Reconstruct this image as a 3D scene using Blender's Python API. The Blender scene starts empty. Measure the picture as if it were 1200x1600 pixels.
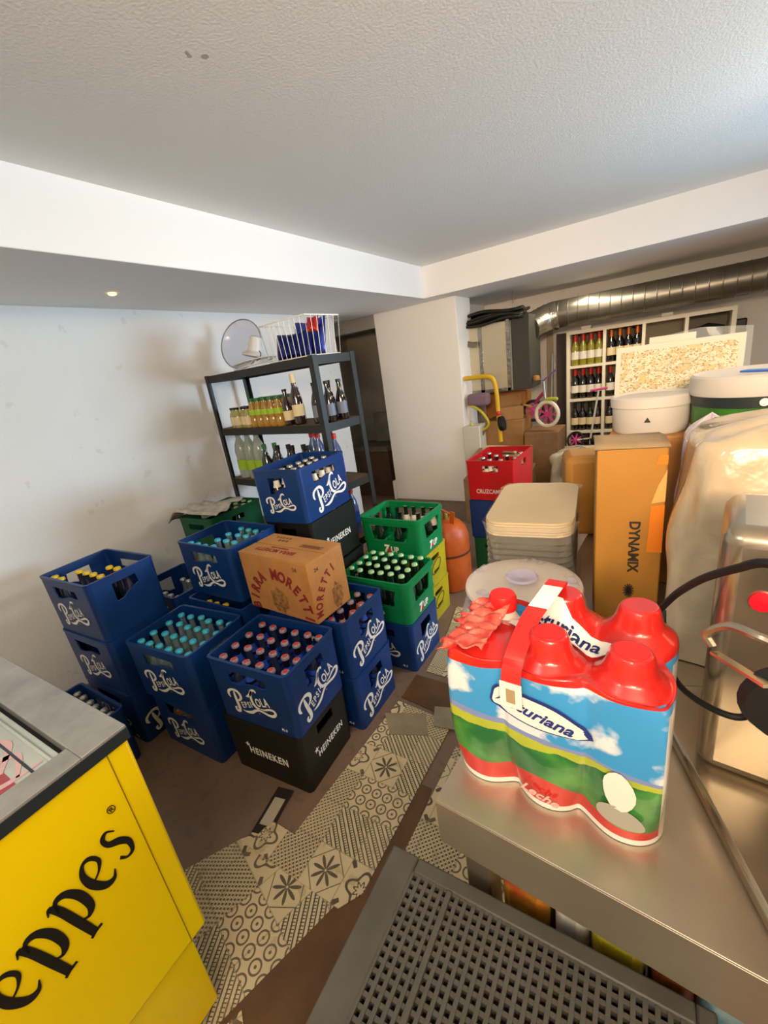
import bpy, math, random
from mathutils import Vector, Matrix, Euler
sc = bpy.context.scene
COL = sc.collection
R_ = math.radians
random.seed(7)
# ---------------------------------------------------------------- camera
cam_d = bpy.data.cameras.new('camera'); cam = bpy.data.objects.new('camera', cam_d); COL.objects.link(cam)
CR = Vector((0.846, 0.514, -0.139)).normalized(); CF = Vector((-0.530, 0.786, -0.318)).normalized()
CU = CR.cross(CF).normalized(); CR = CF.cross(CU).normalized()
cm = Matrix((CR, CU, -CF)).transposed().to_4x4(); cm.translation = (0, 0, 1.454)
cam.matrix_world = cm
cam_d.sensor_fit = 'HORIZONTAL'; cam_d.sensor_width = 36; cam_d.lens = 661 / 1200 * 36
cam_d.clip_start = 0.02; cam_d.clip_end = 60
sc.camera = cam
# ---------------------------------------------------------------- view, world, lamps
sc.view_settings.view_transform = 'Standard'; sc.view_settings.look = 'None'
sc.view_settings.gamma = 1.0; sc.view_settings.exposure = 0.17; sc.view_settings.use_curve_mapping = False
w = bpy.data.worlds.new('world'); sc.world = w; w.use_nodes = True
w.node_tree.nodes['Background'].inputs[0].default_value = (.8, .85, 1, 1); w.node_tree.nodes['Background'].inputs[1].default_value = .25
def area(name, loc, target, sx, sy, power, color):
    l = bpy.data.lights.new(name, 'AREA'); l.shape = 'RECTANGLE'; l.size = sx; l.size_y = sy; l.energy = power; l.color = color
    o = bpy.data.objects.new(name, l); COL.objects.link(o); o.location = loc
    o.rotation_euler = (Vector(target) - Vector(loc)).to_track_quat('-Z', 'Y').to_euler(); return o
wd_ = area('window_daylight', (2.1, 2.7, 1.32), (-2.2, .9, 1.45), 1.6, .75, 60, (.52, .77, 1.0)); wd_.data.spread = R_(122)
pl = bpy.data.lights.new('ceiling_bulb_light', 'POINT'); pl.energy = 9; pl.color = (1.0, .97, .84); pl.shadow_soft_size = .10
po_ = bpy.data.objects.new('ceiling_bulb_light', pl); COL.objects.link(po_); po_.location = (-.75, -.55, 2.10)
pw = bpy.data.lights.new('warm_fill_light', 'POINT'); pw.energy = 16; pw.color = (1.0, .72, .45); pw.shadow_soft_size = .12  # added warm fill to brighten the right beam, pillar and ceiling
pv_ = bpy.data.objects.new('warm_fill_light', pw); COL.objects.link(pv_); pv_.location = (.75, -.75, 1.95)
wl_ = area('warm_pillar_fill_light', (.35, -1.3, 1.9), (-1.25, 4.0, 1.75), .5, .3, 11, (1.0, .70, .44)); wl_.data.spread = R_(62)  # added narrow fill that warms the pillar and right beam, no fixture there
area('ceiling_lamp_light', (.25, -.9, 2.14), (-.2, .2, 0), 1.2, .3, 19, (1.0, .87, .68))
area('table_lamp_light', (.95, 2.3, 2.12), (.3, 1.8, 0.6), .9, .25, 20, (1.0, .78, .52))
area('far_lamp_light', (-.4, 4.5, 1.93), (-.5, 4.4, 0), .8, .2, 13, (1.0, .84, .62))

# ---------------------------------------------------------------- object helpers
def link(name, data, parent=None, loc=None, rot=None):
    o = bpy.data.objects.new(name, data); COL.objects.link(o)
    if parent is not None: o.parent = parent
    if loc is not None: o.location = loc
    if rot is not None: o.rotation_euler = rot if hasattr(rot, '__len__') else (0, 0, rot)
    return o
def tag(o, label=None, cat=None, group=None, kind=None):
    if label: o['label'] = label
    if cat: o['category'] = cat
    if group: o['group'] = group
    if kind: o['kind'] = kind
    return o
def thing(name, label, cat, loc=(0, 0, 0), rz=0, group=None):
    return tag(link(name, None, None, loc, (0, 0, rz)), label, cat, group)
def kids(o, _c={}):
    return [c for c in COL.objects if c.parent is o]
class Proto:
    """a thing with its parts, copied with obj.copy()"""
    def __init__(s, name, parts):           # parts: list of (name, mesh, subparts)
        s.name = name; s.parts = parts
        s.first = None
    def place(s, loc, rot=(0, 0, 0), label=None, cat=None, group=None):
        if s.first is None:
            r = link(s.name, None); s.ch = []
            for nm, me, subs in s.parts:
                p = link(nm, me, r); s.ch.append((p, [link(n2, m2, p) for n2, m2 in subs]))
            s.first = r
        else:
            r = s.first.copy(); COL.objects.link(r)
            for p, subs in s.ch:
                q = p.copy(); q.parent = r; COL.objects.link(q)
                for t in subs:
                    t2 = t.copy(); t2.parent = q; COL.objects.link(t2)
        r.location = loc; r.rotation_euler = rot
        for k in ('label', 'category', 'group'):
            if k in r: del r[k]
        return tag(r, label, cat, group)
class MB:
    def __init__(s): s.v = []; s.f = []; s.m = []
    def add(s, vs, fs, m=0):
        n = len(s.v); s.v += [tuple(v) for v in vs]; s.f += [tuple(i + n for i in f) for f in fs]; s.m += [m] * len(fs); return s
    def box(s, x0, x1, y0, y1, z0, z1, m=0, M=None):
        vs = [Vector((x, y, z)) for z in (z0, z1) for x, y in ((x0, y0), (x1, y0), (x1, y1), (x0, y1))]
        if M is not None: vs = [M @ v for v in vs]
        return s.add(vs, [(3, 2, 1, 0), (4, 5, 6, 7), (0, 1, 5, 4), (1, 2, 6, 5), (2, 3, 7, 6), (3, 0, 4, 7)], m)
    def bar(s, a, b, w, h, m=0, up=(0, 0, 1)):
        a = Vector(a); b = Vector(b); d = (b - a).normalized(); u = Vector(up)
        if abs(d.dot(u)) > .95: u = Vector((0, 1, 0))
        sd = d.cross(u).normalized(); u = sd.cross(d)
        vs = [p + sd * i * w / 2 + u * j * h / 2 for p in (a, b) for i, j in ((-1, -1), (1, -1), (1, 1), (-1, 1))]
        return s.add(vs, [(3, 2, 1, 0), (4, 5, 6, 7), (0, 1, 5, 4), (1, 2, 6, 5), (2, 3, 7, 6), (3, 0, 4, 7)], m)
    def lathe(s, prof, n=20, c=(0, 0, 0), m=0, M=None, cap=True, sx=1, sy=1):
        vs = []; fs = []; c = Vector(c)
        for r, z in prof:
            for k in range(n):
                a = 2 * math.pi * k / n; vs.append(Vector((r * math.cos(a) * sx, r * math.sin(a) * sy, z)) + c)
        for i in range(len(prof) - 1):
            for k in range(n):
                k2 = (k + 1) % n; fs.append((i * n + k, i * n + k2, (i + 1) * n + k2, (i + 1) * n + k))
        if cap:
            fs.append(tuple(range(n - 1, -1, -1))); fs.append(tuple(range((len(prof) - 1) * n, len(prof) * n)))
        if M is not None: vs = [M @ v for v in vs]
        return s.add(vs, fs, m)
    def tube(s, pts, r, n=8, m=0, closed=False, cap=True):
        pts = [Vector(p) for p in pts]; L = len(pts); vs = []; fs = []
        rr = r if hasattr(r, '__len__') else [r] * L
        prev = None
        for i, p in enumerate(pts):
            if closed: d = pts[(i + 1) % L] - pts[i - 1]
            else: d = pts[min(i + 1, L - 1)] - pts[max(i - 1, 0)]
            d.normalize()
            if prev is None:
                u = Vector((0, 0, 1)) if abs(d.z) < .9 else Vector((1, 0, 0)); u = (u - d * u.dot(d)).normalized()
            else:
                u = (prev - d * prev.dot(d)); u = u.normalized() if u.length > 1e-6 else prev
            prev = u; b = d.cross(u)
            for k in range(n):
                a = 2 * math.pi * k / n; vs.append(p + (u * math.cos(a) + b * math.sin(a)) * rr[i])
        for i in range(L if closed else L - 1):
            j = (i + 1) % L
            for k in range(n):
                k2 = (k + 1) % n; fs.append((i * n + k, i * n + k2, j * n + k2, j * n + k))
        if cap and not closed:
            fs.append(tuple(range(n - 1, -1, -1))); fs.append(tuple(range((L - 1) * n, L * n)))
        return s.add(vs, fs, m)
    def prism(s, poly, z0, z1, m=0, M=None):
        n = len(poly); vs = [Vector((x, y, z0)) for x, y in poly] + [Vector((x, y, z1)) for x, y in poly]
        if M is not None: vs = [M @ v for v in vs]
        return s.add(vs, [tuple(range(n - 1, -1, -1)), tuple(range(n, 2 * n))] + [(i, (i + 1) % n, n + (i + 1) % n, n + i) for i in range(n)], m)
    def mesh(s, me, M=None, m=0, f=None):
        vs = [v.co.copy() for v in me.vertices]
        if f: vs = [f(v) for v in vs]
        if M is not None: vs = [M @ v for v in vs]
        return s.add(vs, [tuple(p.vertices) for p in me.polygons], m)
    def grid(s, nx, ny, f, m=0, thick=None):
        vs = [f(i / nx, j / ny) for j in range(ny + 1) for i in range(nx + 1)]
        return s.add(vs, [(j * (nx + 1) + i, j * (nx + 1) + i + 1, (j + 1) * (nx + 1) + i + 1, (j + 1) * (nx + 1) + i) for j in range(ny) for i in range(nx)], m)
    def me(s, name, mats, smooth=35):
        me = bpy.data.meshes.new(name); me.from_pydata(s.v, [], s.f)
        for mt in (mats if isinstance(mats, (list, tuple)) else [mats]): me.materials.append(mt)
        me.polygons.foreach_set('material_index', s.m)
        if smooth:
            me.polygons.foreach_set('use_smooth', [True] * len(s.f)); me.update()
            me.set_sharp_from_angle(angle=R_(smooth))
        me.update(); return me
    def obj(s, name, mats, parent=None, loc=None, rot=None, smooth=35, bevel=0, seg=2):
        o = link(name, s.me(name, mats, smooth), parent, loc, rot)
        if bevel:
            b = o.modifiers.new('bevel', 'BEVEL'); b.width = bevel; b.segments = seg; b.limit_method = 'ANGLE'
        return o
def struct(name, mb, mats, smooth=0, bevel=0): return tag(mb.obj(name, mats, smooth=smooth, bevel=bevel), kind='structure')
def curve_mesh(cu):
    o = bpy.data.objects.new('tmp', cu); COL.objects.link(o)
    dg = bpy.context.evaluated_depsgraph_get(); me = bpy.data.meshes.new_from_object(o.evaluated_get(dg))
    bpy.data.objects.remove(o); return me
def panel(outer, holes, th):
    """flat plate in XY with holes, thickness th centred on z=0"""
    cu = bpy.data.curves.new('p', 'CURVE'); cu.dimensions = '2D'; cu.fill_mode = 'BOTH'; cu.extrude = th / 2
    for pl in [outer] + holes:
        sp = cu.splines.new('POLY'); sp.points.add(len(pl) - 1); sp.use_cyclic_u = True
        for i, p in enumerate(pl): sp.points[i].co = (p[0], p[1], 0, 1)
    return curve_mesh(cu)
_tx = {}
def text(s, size=1, bold=0.0, ext=.001, cx='CENTER', shear=0, space=1.0, sx=1.0):
    cu = bpy.data.curves.new('t', 'FONT'); cu.body = s; cu.size = size; cu.align_x = cx; cu.offset = bold * size; cu.extrude = ext
    cu.shear = shear; cu.space_character = space; cu.resolution_u = 3
    me = curve_mesh(cu)
    if sx != 1:
        for v in me.vertices: v.co.x *= sx
    return me
def rrect(x0, x1, y0, y1, r, n=5):
    pts = []
    for cx, cy, a0 in ((x1 - r, y1 - r, 0), (x0 + r, y1 - r, 90), (x0 + r, y0 + r, 180), (x1 - r, y0 + r, 270)):
        for k in range(n + 1):
            a = R_(a0 + 90 * k / n); pts.append((cx + r * math.cos(a), cy + r * math.sin(a)))
    return pts
def bez(pts, n=8):
    """Catmull-Rom through points"""
    out = []; P = [Vector(p) for p in pts]; P = [P[0] * 2 - P[1]] + P + [P[-1] * 2 - P[-2]]
    for i in range(1, len(P) - 2):
        for k in range(n):
            t = k / n; a, b, c, d = P[i - 1:i + 3]
            out.append(.5 * ((2 * b) + (c - a) * t + (2 * a - 5 * b + 4 * c - d) * t * t + (3 * b - a - 3 * c + d) * t ** 3))
    out.append(P[-2]); return out
def ribbon(mb, pts, ws, z0=0, z1=.001, m=0, n=7):
    """brush stroke with varying width in the XY plane"""
    P = bez([(x, y, w) for (x, y), w in zip(pts, ws)], n); vs = []; fs = []
    L = len(P)
    for i, p in enumerate(P):
        d = P[min(i + 1, L - 1)] - P[max(i - 1, 0)]; d = Vector((d.x, d.y)).normalized(); nx, ny = -d.y, d.x; w = max(p.z, .001) / 2
        for sg, z in ((1, z0), (-1, z0), (-1, z1), (1, z1)): vs.append((p.x + sg * nx * w, p.y + sg * ny * w, z))
    for i in range(L - 1):
        a = i * 4; b = a + 4
        for k in range(4): fs.append((a + k, a + (k + 1) % 4, b + (k + 1) % 4, b + k))
    fs.append((0, 1, 2, 3)); fs.append((L * 4 - 1, L * 4 - 2, L * 4 - 3, L * 4 - 4))
    mb.add(vs, fs, m)
# ---------------------------------------------------------------- materials
def lin(h):
    h = h.lstrip('#'); c = [int(h[i:i + 2], 16) / 255 for i in (0, 2, 4)]
    return tuple(x / 12.92 if x <= .04045 else ((x + .055) / 1.055) ** 2.4 for x in c) + (1,)
_m = {}
def mat(name, col, rough=.5, metal=0, trans=0, spec=.5, coat=0, noise=0, nscale=8, bump=0, bscale=60, col2=None, emit=0, ior=1.45, alpha=1, sss=0):
    if name in _m: return _m[name]
    m = bpy.data.materials.new(name); m.use_nodes = True; nt = m.node_tree; b = nt.nodes['Principled BSDF']
    c = lin(col) if isinstance(col, str) else col
    b.inputs['Base Color'].default_value = c; b.inputs['Roughness'].default_value = rough; b.inputs['Metallic'].default_value = metal
    b.inputs['Transmission Weight'].default_value = trans; b.inputs['Specular IOR Level'].default_value = spec; b.inputs['Coat Weight'].default_value = coat
    b.inputs['IOR'].default_value = ior; b.inputs['Alpha'].default_value = alpha
    if emit: b.inputs['Emission Color'].default_value = c; b.inputs['Emission Strength'].default_value = emit
    if noise or bump:
        tc = nt.nodes.new('ShaderNodeTexCoord')
    if noise:
        n = nt.nodes.new('ShaderNodeTexNoise'); n.inputs['Scale'].default_value = nscale; n.inputs['Detail'].default_value = 6; n.inputs['Roughness'].default_value = .6
        nt.links.new(tc.outputs['Object'], n.inputs['Vector'])
        r = nt.nodes.new('ShaderNodeValToRGB'); r.color_ramp.elements[0].position = .35; r.color_ramp.elements[1].position = .65
        r.color_ramp.elements[0].color = c
        r.color_ramp.elements[1].color = (lin(col2) if isinstance(col2, str) else col2) if col2 else tuple(x * (1 - noise) for x in c[:3]) + (1,)
        nt.links.new(n.outputs['Fac'], r.inputs['Fac']); nt.links.new(r.outputs['Color'], b.inputs['Base Color'])
    if bump:
        n2 = nt.nodes.new('ShaderNodeTexNoise'); n2.inputs['Scale'].default_value = bscale; n2.inputs['Detail'].default_value = 4
        nt.links.new(tc.outputs['Object'], n2.inputs['Vector'])
        bp = nt.nodes.new('ShaderNodeBump'); bp.inputs['Strength'].default_value = bump; bp.inputs['Distance'].default_value = .01
        nt.links.new(n2.outputs['Fac'], bp.inputs['Height']); nt.links.new(bp.outputs['Normal'], b.inputs['Normal'])
    _m[name] = m; return m
class X:
    """math on shader sockets"""
    def __init__(s, nt, v): s.nt = nt; s.v = v
    def _op(s, op, *a):
        n = s.nt.nodes.new('ShaderNodeMath'); n.operation = op
        for i, x in enumerate((s,) + a):
            x = x.v if isinstance(x, X) else x
            if isinstance(x, (int, float)): n.inputs[i].default_value = x
            else: s.nt.links.new(x, n.inputs[i])
        return X(s.nt, n.outputs[0])
    def __add__(s, o): return s._op('ADD', o)
    def __sub__(s, o): return s._op('SUBTRACT', o)
    def __mul__(s, o): return s._op('MULTIPLY', o)
    def __truediv__(s, o): return s._op('DIVIDE', o)
    def __lt__(s, o): return s._op('LESS_THAN', o)
    def __gt__(s, o): return s._op('GREATER_THAN', o)
    def f(s, op, *a): return s._op(op, *a)
def xnodes(name, rough=.5, metal=0, coat=0):
    m = bpy.data.materials.new(name); m.use_nodes = True; nt = m.node_tree; b = nt.nodes['Principled BSDF']
    b.inputs['Roughness'].default_value = rough; b.inputs['Metallic'].default_value = metal; b.inputs['Coat Weight'].default_value = coat
    tc = nt.nodes.new('ShaderNodeTexCoord'); sp = nt.nodes.new('ShaderNodeSeparateXYZ'); nt.links.new(tc.outputs['Object'], sp.inputs[0])
    return m, nt, b, tc, X(nt, sp.outputs[0]), X(nt, sp.outputs[1]), X(nt, sp.outputs[2])
def nmix(nt, fac, a, b):
    n = nt.nodes.new('ShaderNodeMix'); n.data_type = 'RGBA'
    for k, x in ((0, fac), (6, a), (7, b)):
        x = x.v if isinstance(x, X) else x
        if isinstance(x, str): x = lin(x)
        if isinstance(x, (int, float, tuple)): n.inputs[k].default_value = x
        else: nt.links.new(x, n.inputs[k])
    return X(nt, n.outputs[2])
def nnoise(nt, tc, scale, detail=4, out='Fac', vec=None):
    n = nt.nodes.new('ShaderNodeTexNoise'); n.inputs['Scale'].default_value = scale; n.inputs['Detail'].default_value = detail
    nt.links.new(vec if vec is not None else tc.outputs['Object'], n.inputs['Vector']); return X(nt, n.outputs[out])
def setc(nt, b, x): nt.links.new(x.v, b.inputs['Base Color'])
# ================================================================= SETTING
SOF, CEI = 1.99, 2.242
def plaster(name, col, bs=90, bump=.15, dirt=.12, spots=None):
    m, nt, b, tc, x, y, z = xnodes(name, rough=.85)
    c = nmix(nt, nnoise(nt, tc, 1.6, 5).f('SUBTRACT', .45) * 2.0 * dirt, col, '#8a7a66')
    n = nnoise(nt, tc, 7, 8)
    c = nmix(nt, (n > .66) * (.10 if dirt >= .1 else 0.0), c, '#7d6a58')
    if spots:
        for sx, sy, r in spots:
            d = ((x - sx) * (x - sx) + (y - sy) * (y - sy)).f('SQRT') + nnoise(nt, tc, 40, 3) * .05
            c = nmix(nt, (d < r + .025) * .55, c, '#7a5a4a')
    setc(nt, b, c)
    bp = nt.nodes.new('ShaderNodeBump'); bp.inputs['Strength'].default_value = bump; bp.inputs['Distance'].default_value = .01
    nt.links.new(nnoise(nt, tc, bs, 3).v, bp.inputs['Height']); nt.links.new(bp.outputs['Normal'], b.inputs['Normal'])
    return m
M_wall = plaster('white_painted_plaster', '#efedea', 60, .22)
M_ceil = plaster('white_ceiling_paint', '#efede8', 120, .18, .05, spots=[(-1.11, .824, -.001), (-1.016, .950, .010), (-.995, .985, .005)])
M_beam = plaster('smooth_beam_paint', '#f5f4f2', 50, .06, .04)
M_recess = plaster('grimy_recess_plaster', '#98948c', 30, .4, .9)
def concrete():
    m, nt, b, tc, x, y, z = xnodes('worn_grey_brown_floor', rough=.55)
    n = nnoise(nt, tc, 3, 8)
    c = nmix(nt, n, '#6b5444', '#8a6f5b'); c = nmix(nt, (nnoise(nt, tc, 22, 6) > .6) * .25, c, '#54493c')
    setc(nt, b, c)
    bp = nt.nodes.new('ShaderNodeBump'); bp.inputs['Strength'].default_value = .15
    nt.links.new(nnoise(nt, tc, 40, 5).v, bp.inputs['Height']); nt.links.new(bp.outputs['Normal'], b.inputs['Normal'])
    return m
M_floor = concrete()
struct('floor', MB().box(-3.5, 2.3, -2.1, 5.6, -.1, 0), M_floor)
struct('ceiling', MB().box(-2.66, 2.3, -2.1, 3.9, CEI, CEI + .1), M_ceil)
struct('wall_left', MB().box(-2.8, -2.66, -2.1, 3.55, 0, SOF), M_wall)
struct('wall_far', MB().box(-1.9, 2.3, 5.45, 5.6, 0, SOF), M_wall)
struct('wall_right', MB().box(2.2, 2.35, -2.1, 5.6, 0, CEI + .1), M_wall)
struct('wall_back', MB().box(-2.8, 2.3, -2.2, -2.0, 0, CEI + .1), M_wall)
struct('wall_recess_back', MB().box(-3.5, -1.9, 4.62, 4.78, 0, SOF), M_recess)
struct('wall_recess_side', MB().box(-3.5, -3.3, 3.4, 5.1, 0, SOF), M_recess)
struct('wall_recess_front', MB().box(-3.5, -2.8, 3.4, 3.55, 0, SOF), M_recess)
struct('wall_partition', MB().box(-1.9, -1.8, 4.42, 5.45, 0, SOF), M_wall)
struct('trim_1', MB().box(-2.8, -1.80, -2.1, 3.9, SOF, CEI + .1), M_beam, bevel=.004)     # beam along the left wall
struct('trim_2', MB().box(-1.80, 2.3, 3.81, 5.6, SOF, CEI + .1), M_beam, bevel=.004)      # dropped slab over the far room
struct('trim_3', MB().box(-3.5, -1.80, 3.9, 5.6, SOF, CEI + .1), M_beam)
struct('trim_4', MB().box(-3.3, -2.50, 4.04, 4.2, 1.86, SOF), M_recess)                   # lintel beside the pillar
struct('wall_pillar', MB().box(-2.50, -1.605, 4.04, 4.42, 0, SOF), plaster('pillar_paint', '#f1ede6', 40, .1, .05), bevel=.006)
struct('baseboard_pillar', MB().box(-2.53, -2.505, 4.02, 4.3, 0, .22), M_wall)
# tiny ceiling spot under the left beam
tag(MB().lathe([(.0, 0), (.016, 0), (.02, -.006), (.012, -.010), (0, -.012)], 14, (-2.30, 1.32, SOF - .001), cap=False).obj('cable_clip', mat('warm_bulb', '#ffd890', .4, emit=2.0)), 'tiny warm yellow pilot light under the left beam', 'light')

# --- printed tile mats
def tilemat():
    m, nt, b, tc, x, y, z = xnodes('printed_cement_tile_vinyl', rough=.5)
    S = .13
    gx = x / S; gy = y / S
    ix = gx.f('FLOOR'); iy = gy.f('FLOOR'); u = gx - ix - .5; v = gy - iy - .5
    wn = nt.nodes.new('ShaderNodeTexWhiteNoise'); wn.noise_dimensions = '2D'
    cb = nt.nodes.new('ShaderNodeCombineXYZ'); nt.links.new(ix.v, cb.inputs[0]); nt.links.new(iy.v, cb.inputs[1]); nt.links.new(cb.outputs[0], wn.inputs['Vector'])
    rnd = X(nt, wn.outputs['Value'])
    r = (u * u + v * v).f('SQRT'); th = v.f('ARCTAN2', u)
    au = u.f('ABSOLUTE'); av = v.f('ABSOLUTE')
    c8 = (th * 8).f('COSINE'); c4 = (th * 4).f('COSINE'); c4s = (th * 4).f('SINE')
    # 1 pointed star, 2 rosette rings, 3 small lattice, 4 diagonal bands, 5 cross and corners, 6 circles
    p1 = (r < (c8 * .16 + .20)) * (r > .03)
    p1 = p1.f('MAXIMUM', ((au + av) - .56).f('ABSOLUTE') < .015)
    p2 = ((r - .30 - c4 * .07).f('ABSOLUTE') < .035).f('MAXIMUM', (r - .13 - c8 * .04).f('ABSOLUTE') < .025).f('MAXIMUM', (r > .5) * (c4s.f('ABSOLUTE') < .35))
    lu = (u * 50).f('SINE'); lv = (v * 50).f('SINE')
    p3 = ((lu * lv) > .25).f('MAXIMUM', (((u + v) * 25).f('SINE')).f('ABSOLUTE') < .15)
    p4 = (((u + v) * 44).f('SINE') > .5).f('MAXIMUM', (((u - v) * 70).f('SINE') > .6) * (((u + v) * 22).f('SINE') > 0))
    q = ((au - av).f('ABSOLUTE') < .05) * (r > .1) * (r < .42)
    p5 = q.f('MAXIMUM', (r - .36).f('ABSOLUTE') < .03).f('MAXIMUM', (r - .06).f('ABSOLUTE') < .03).f('MAXIMUM', (((au - .5) * (au - .5) + (av - .5) * (av - .5)).f('SQRT') - .17).f('ABSOLUTE') < .03)
    fu = (u * 3 + 10).f('FRACT') - .5; fv = (v * 3 + 10).f('FRACT') - .5; fr = (fu * fu + fv * fv).f('SQRT')
    p6 = ((fr - .38).f('ABSOLUTE') < .06).f('MAXIMUM', fr < .10)
    pats = [p1, p2, p3, p4, p5, p6]; tot = None; N = len(pats)
    for i, p in enumerate(pats):
        sel = (rnd > i / N) * (rnd < (i + 1) / N) * p
        tot = sel if tot is None else tot + sel
    dark = nmix(nt, (rnd * 37.0).f('FRACT'), '#1d1a18', '#5e4e3c')
    base = nmix(nt, nnoise(nt, tc, 9, 6), '#c4ae84', '#e0cea6')
    c = nmix(nt, tot.f('MINIMUM', 1.0) * .92, base, dark)
    edge = (au.f('MAXIMUM', av) > .485)
    c = nmix(nt, edge * .5, c, '#8a7757')
    c = nmix(nt, (nnoise(nt, tc, 14, 6) > .62) * .25, c, '#7b6a4d')
    setc(nt, b, c); return m
M_tile = tilemat()
def floormat(name, label, corners, z, th=.003, m=M_tile, cat='floor mat', rz=0, kind=None):
    mb = MB(); c = Vector((sum(p[0] for p in corners) / len(corners), sum(p[1] for p in corners) / len(corners), 0))
    Mi = Matrix.Rotation(-rz, 4, 'Z')
    mb.prism([tuple((Mi @ (Vector((p[0], p[1], 0)) - c))[:2]) for p in corners], 0, th)
    o = mb.obj(name, m, None, (c.x, c.y, z), (0, 0, rz), smooth=0)
    return tag(o, label, cat, kind=kind)
floormat('tile_mat', 'patterned tile-print vinyl mat beside the black crate, longest of the mats', [(-.655, .565), (-.655, 1.25), (-.93, 1.27), (-.965, .60), (-1.07, .60), (-1.09, .50), (-.70, .50)], .0045, rz=.03)
floormat('tile_mat', 'patterned tile-print vinyl mat running under the yellow chest cooler', [(-.70, .545), (-.80, .25), (-.93, -.12), (-1.38, -.05), (-1.22, .36), (-1.08, .58), (-.9, .60)], .001, rz=-.33)
floormat('tile_mat', 'patterned tile-print vinyl mat in front of the steel table, half under the grey crate', [(-.60, .55), (-.60, 1.15), (-.2, 1.15), (-.2, .35), (-.60, .35)], .001, rz=.02)
floormat('tile_mat', 'small patterned vinyl mat at the bottom edge beside the cooler', [(-.79, .22), (-.60, .1), (-.66, -.15), (-.92, -.10)], .0045, rz=-.5)
floormat('tile_mat', 'patterned vinyl mat between the lone blue crate and the orange gas bottle', [(-.90, 1.5), (-.70, 1.5), (-.72, 2.1), (-.98, 2.1), (-.93, 1.85)], .001, rz=.1)
M_wood = mat('brown_laminate', '#6a4a2b', .45, noise=.3, nscale=6, col2='#573a20')
floormat('floor_board', 'long brown laminate board between the patterned mats', [(-.652, .95), (-.652, .56), (-.705, .545), (-.80, .25), (-.88, -.02), (-.52, -.08), (-.48, .35), (-.585, .60), (-.61, .95)], .0005, m=M_wood, cat='floor board')
floormat('floor_board', 'brown laminate board in front of the lone blue crate', [(-.93, 1.30), (-.66, 1.27), (-.70, 1.46), (-.935, 1.462)], .0005, m=M_wood, cat='floor board')
M_plank = mat('beige_plank', '#9a8c72', .5, noise=.2, nscale=12)
floormat('vinyl_plank', 'beige vinyl plank offcut beside the two stacked blue crates', [(-.95, 1.18), (-.78, 1.25), (-.72, 1.15), (-.87, 1.09)], .008, m=M_plank, cat='vinyl plank')
floormat('vinyl_plank', 'beige vinyl plank offcut touching the steel table side of the mat', [(-.76, 1.30), (-.66, 1.33), (-.62, 1.22), (-.72, 1.2)], .010, m=M_plank, cat='vinyl plank')
fo = thing('floor_drain', 'small open floor drain with a pale lid in front of the black crate', 'drain', (-1.095, .63, .004), R_(12))
MB().box(-.035, .035, -.085, .085, 0, .0015).obj('frame', mat('drain_dark', '#241d17', .8), fo, smooth=0)
MB().box(-.022, .022, -.055, .045, .0015, .004).obj('lid', mat('drain_lid', '#b9aa92', .5), fo, smooth=0)
# ================================================================= CRATES
M_blue = mat('blue_crate_plastic', '#0b3673', .38, noise=.25, nscale=5, bump=.04, bscale=120)
M_green = mat('green_crate_plastic', '#0a8148', .38, noise=.2, nscale=5)
M_black = mat('black_crate_plastic', '#15130f', .45)
M_dkgreen = mat('dark_green_crate_plastic', '#0d5532', .42)
M_yellow = mat('yellow_crate_plastic', '#bba81a', .45, noise=.2, nscale=6)
M_red = mat('red_crate_plastic', '#b8131c', .38, noise=.15, nscale=6)
M_white_print = mat('white_print', '#ece8e0', .5)
M_dark_print = mat('dark_print', '#2a261f', .6)
M_red_print = mat('red_print', '#c8261f', .5)

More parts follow.
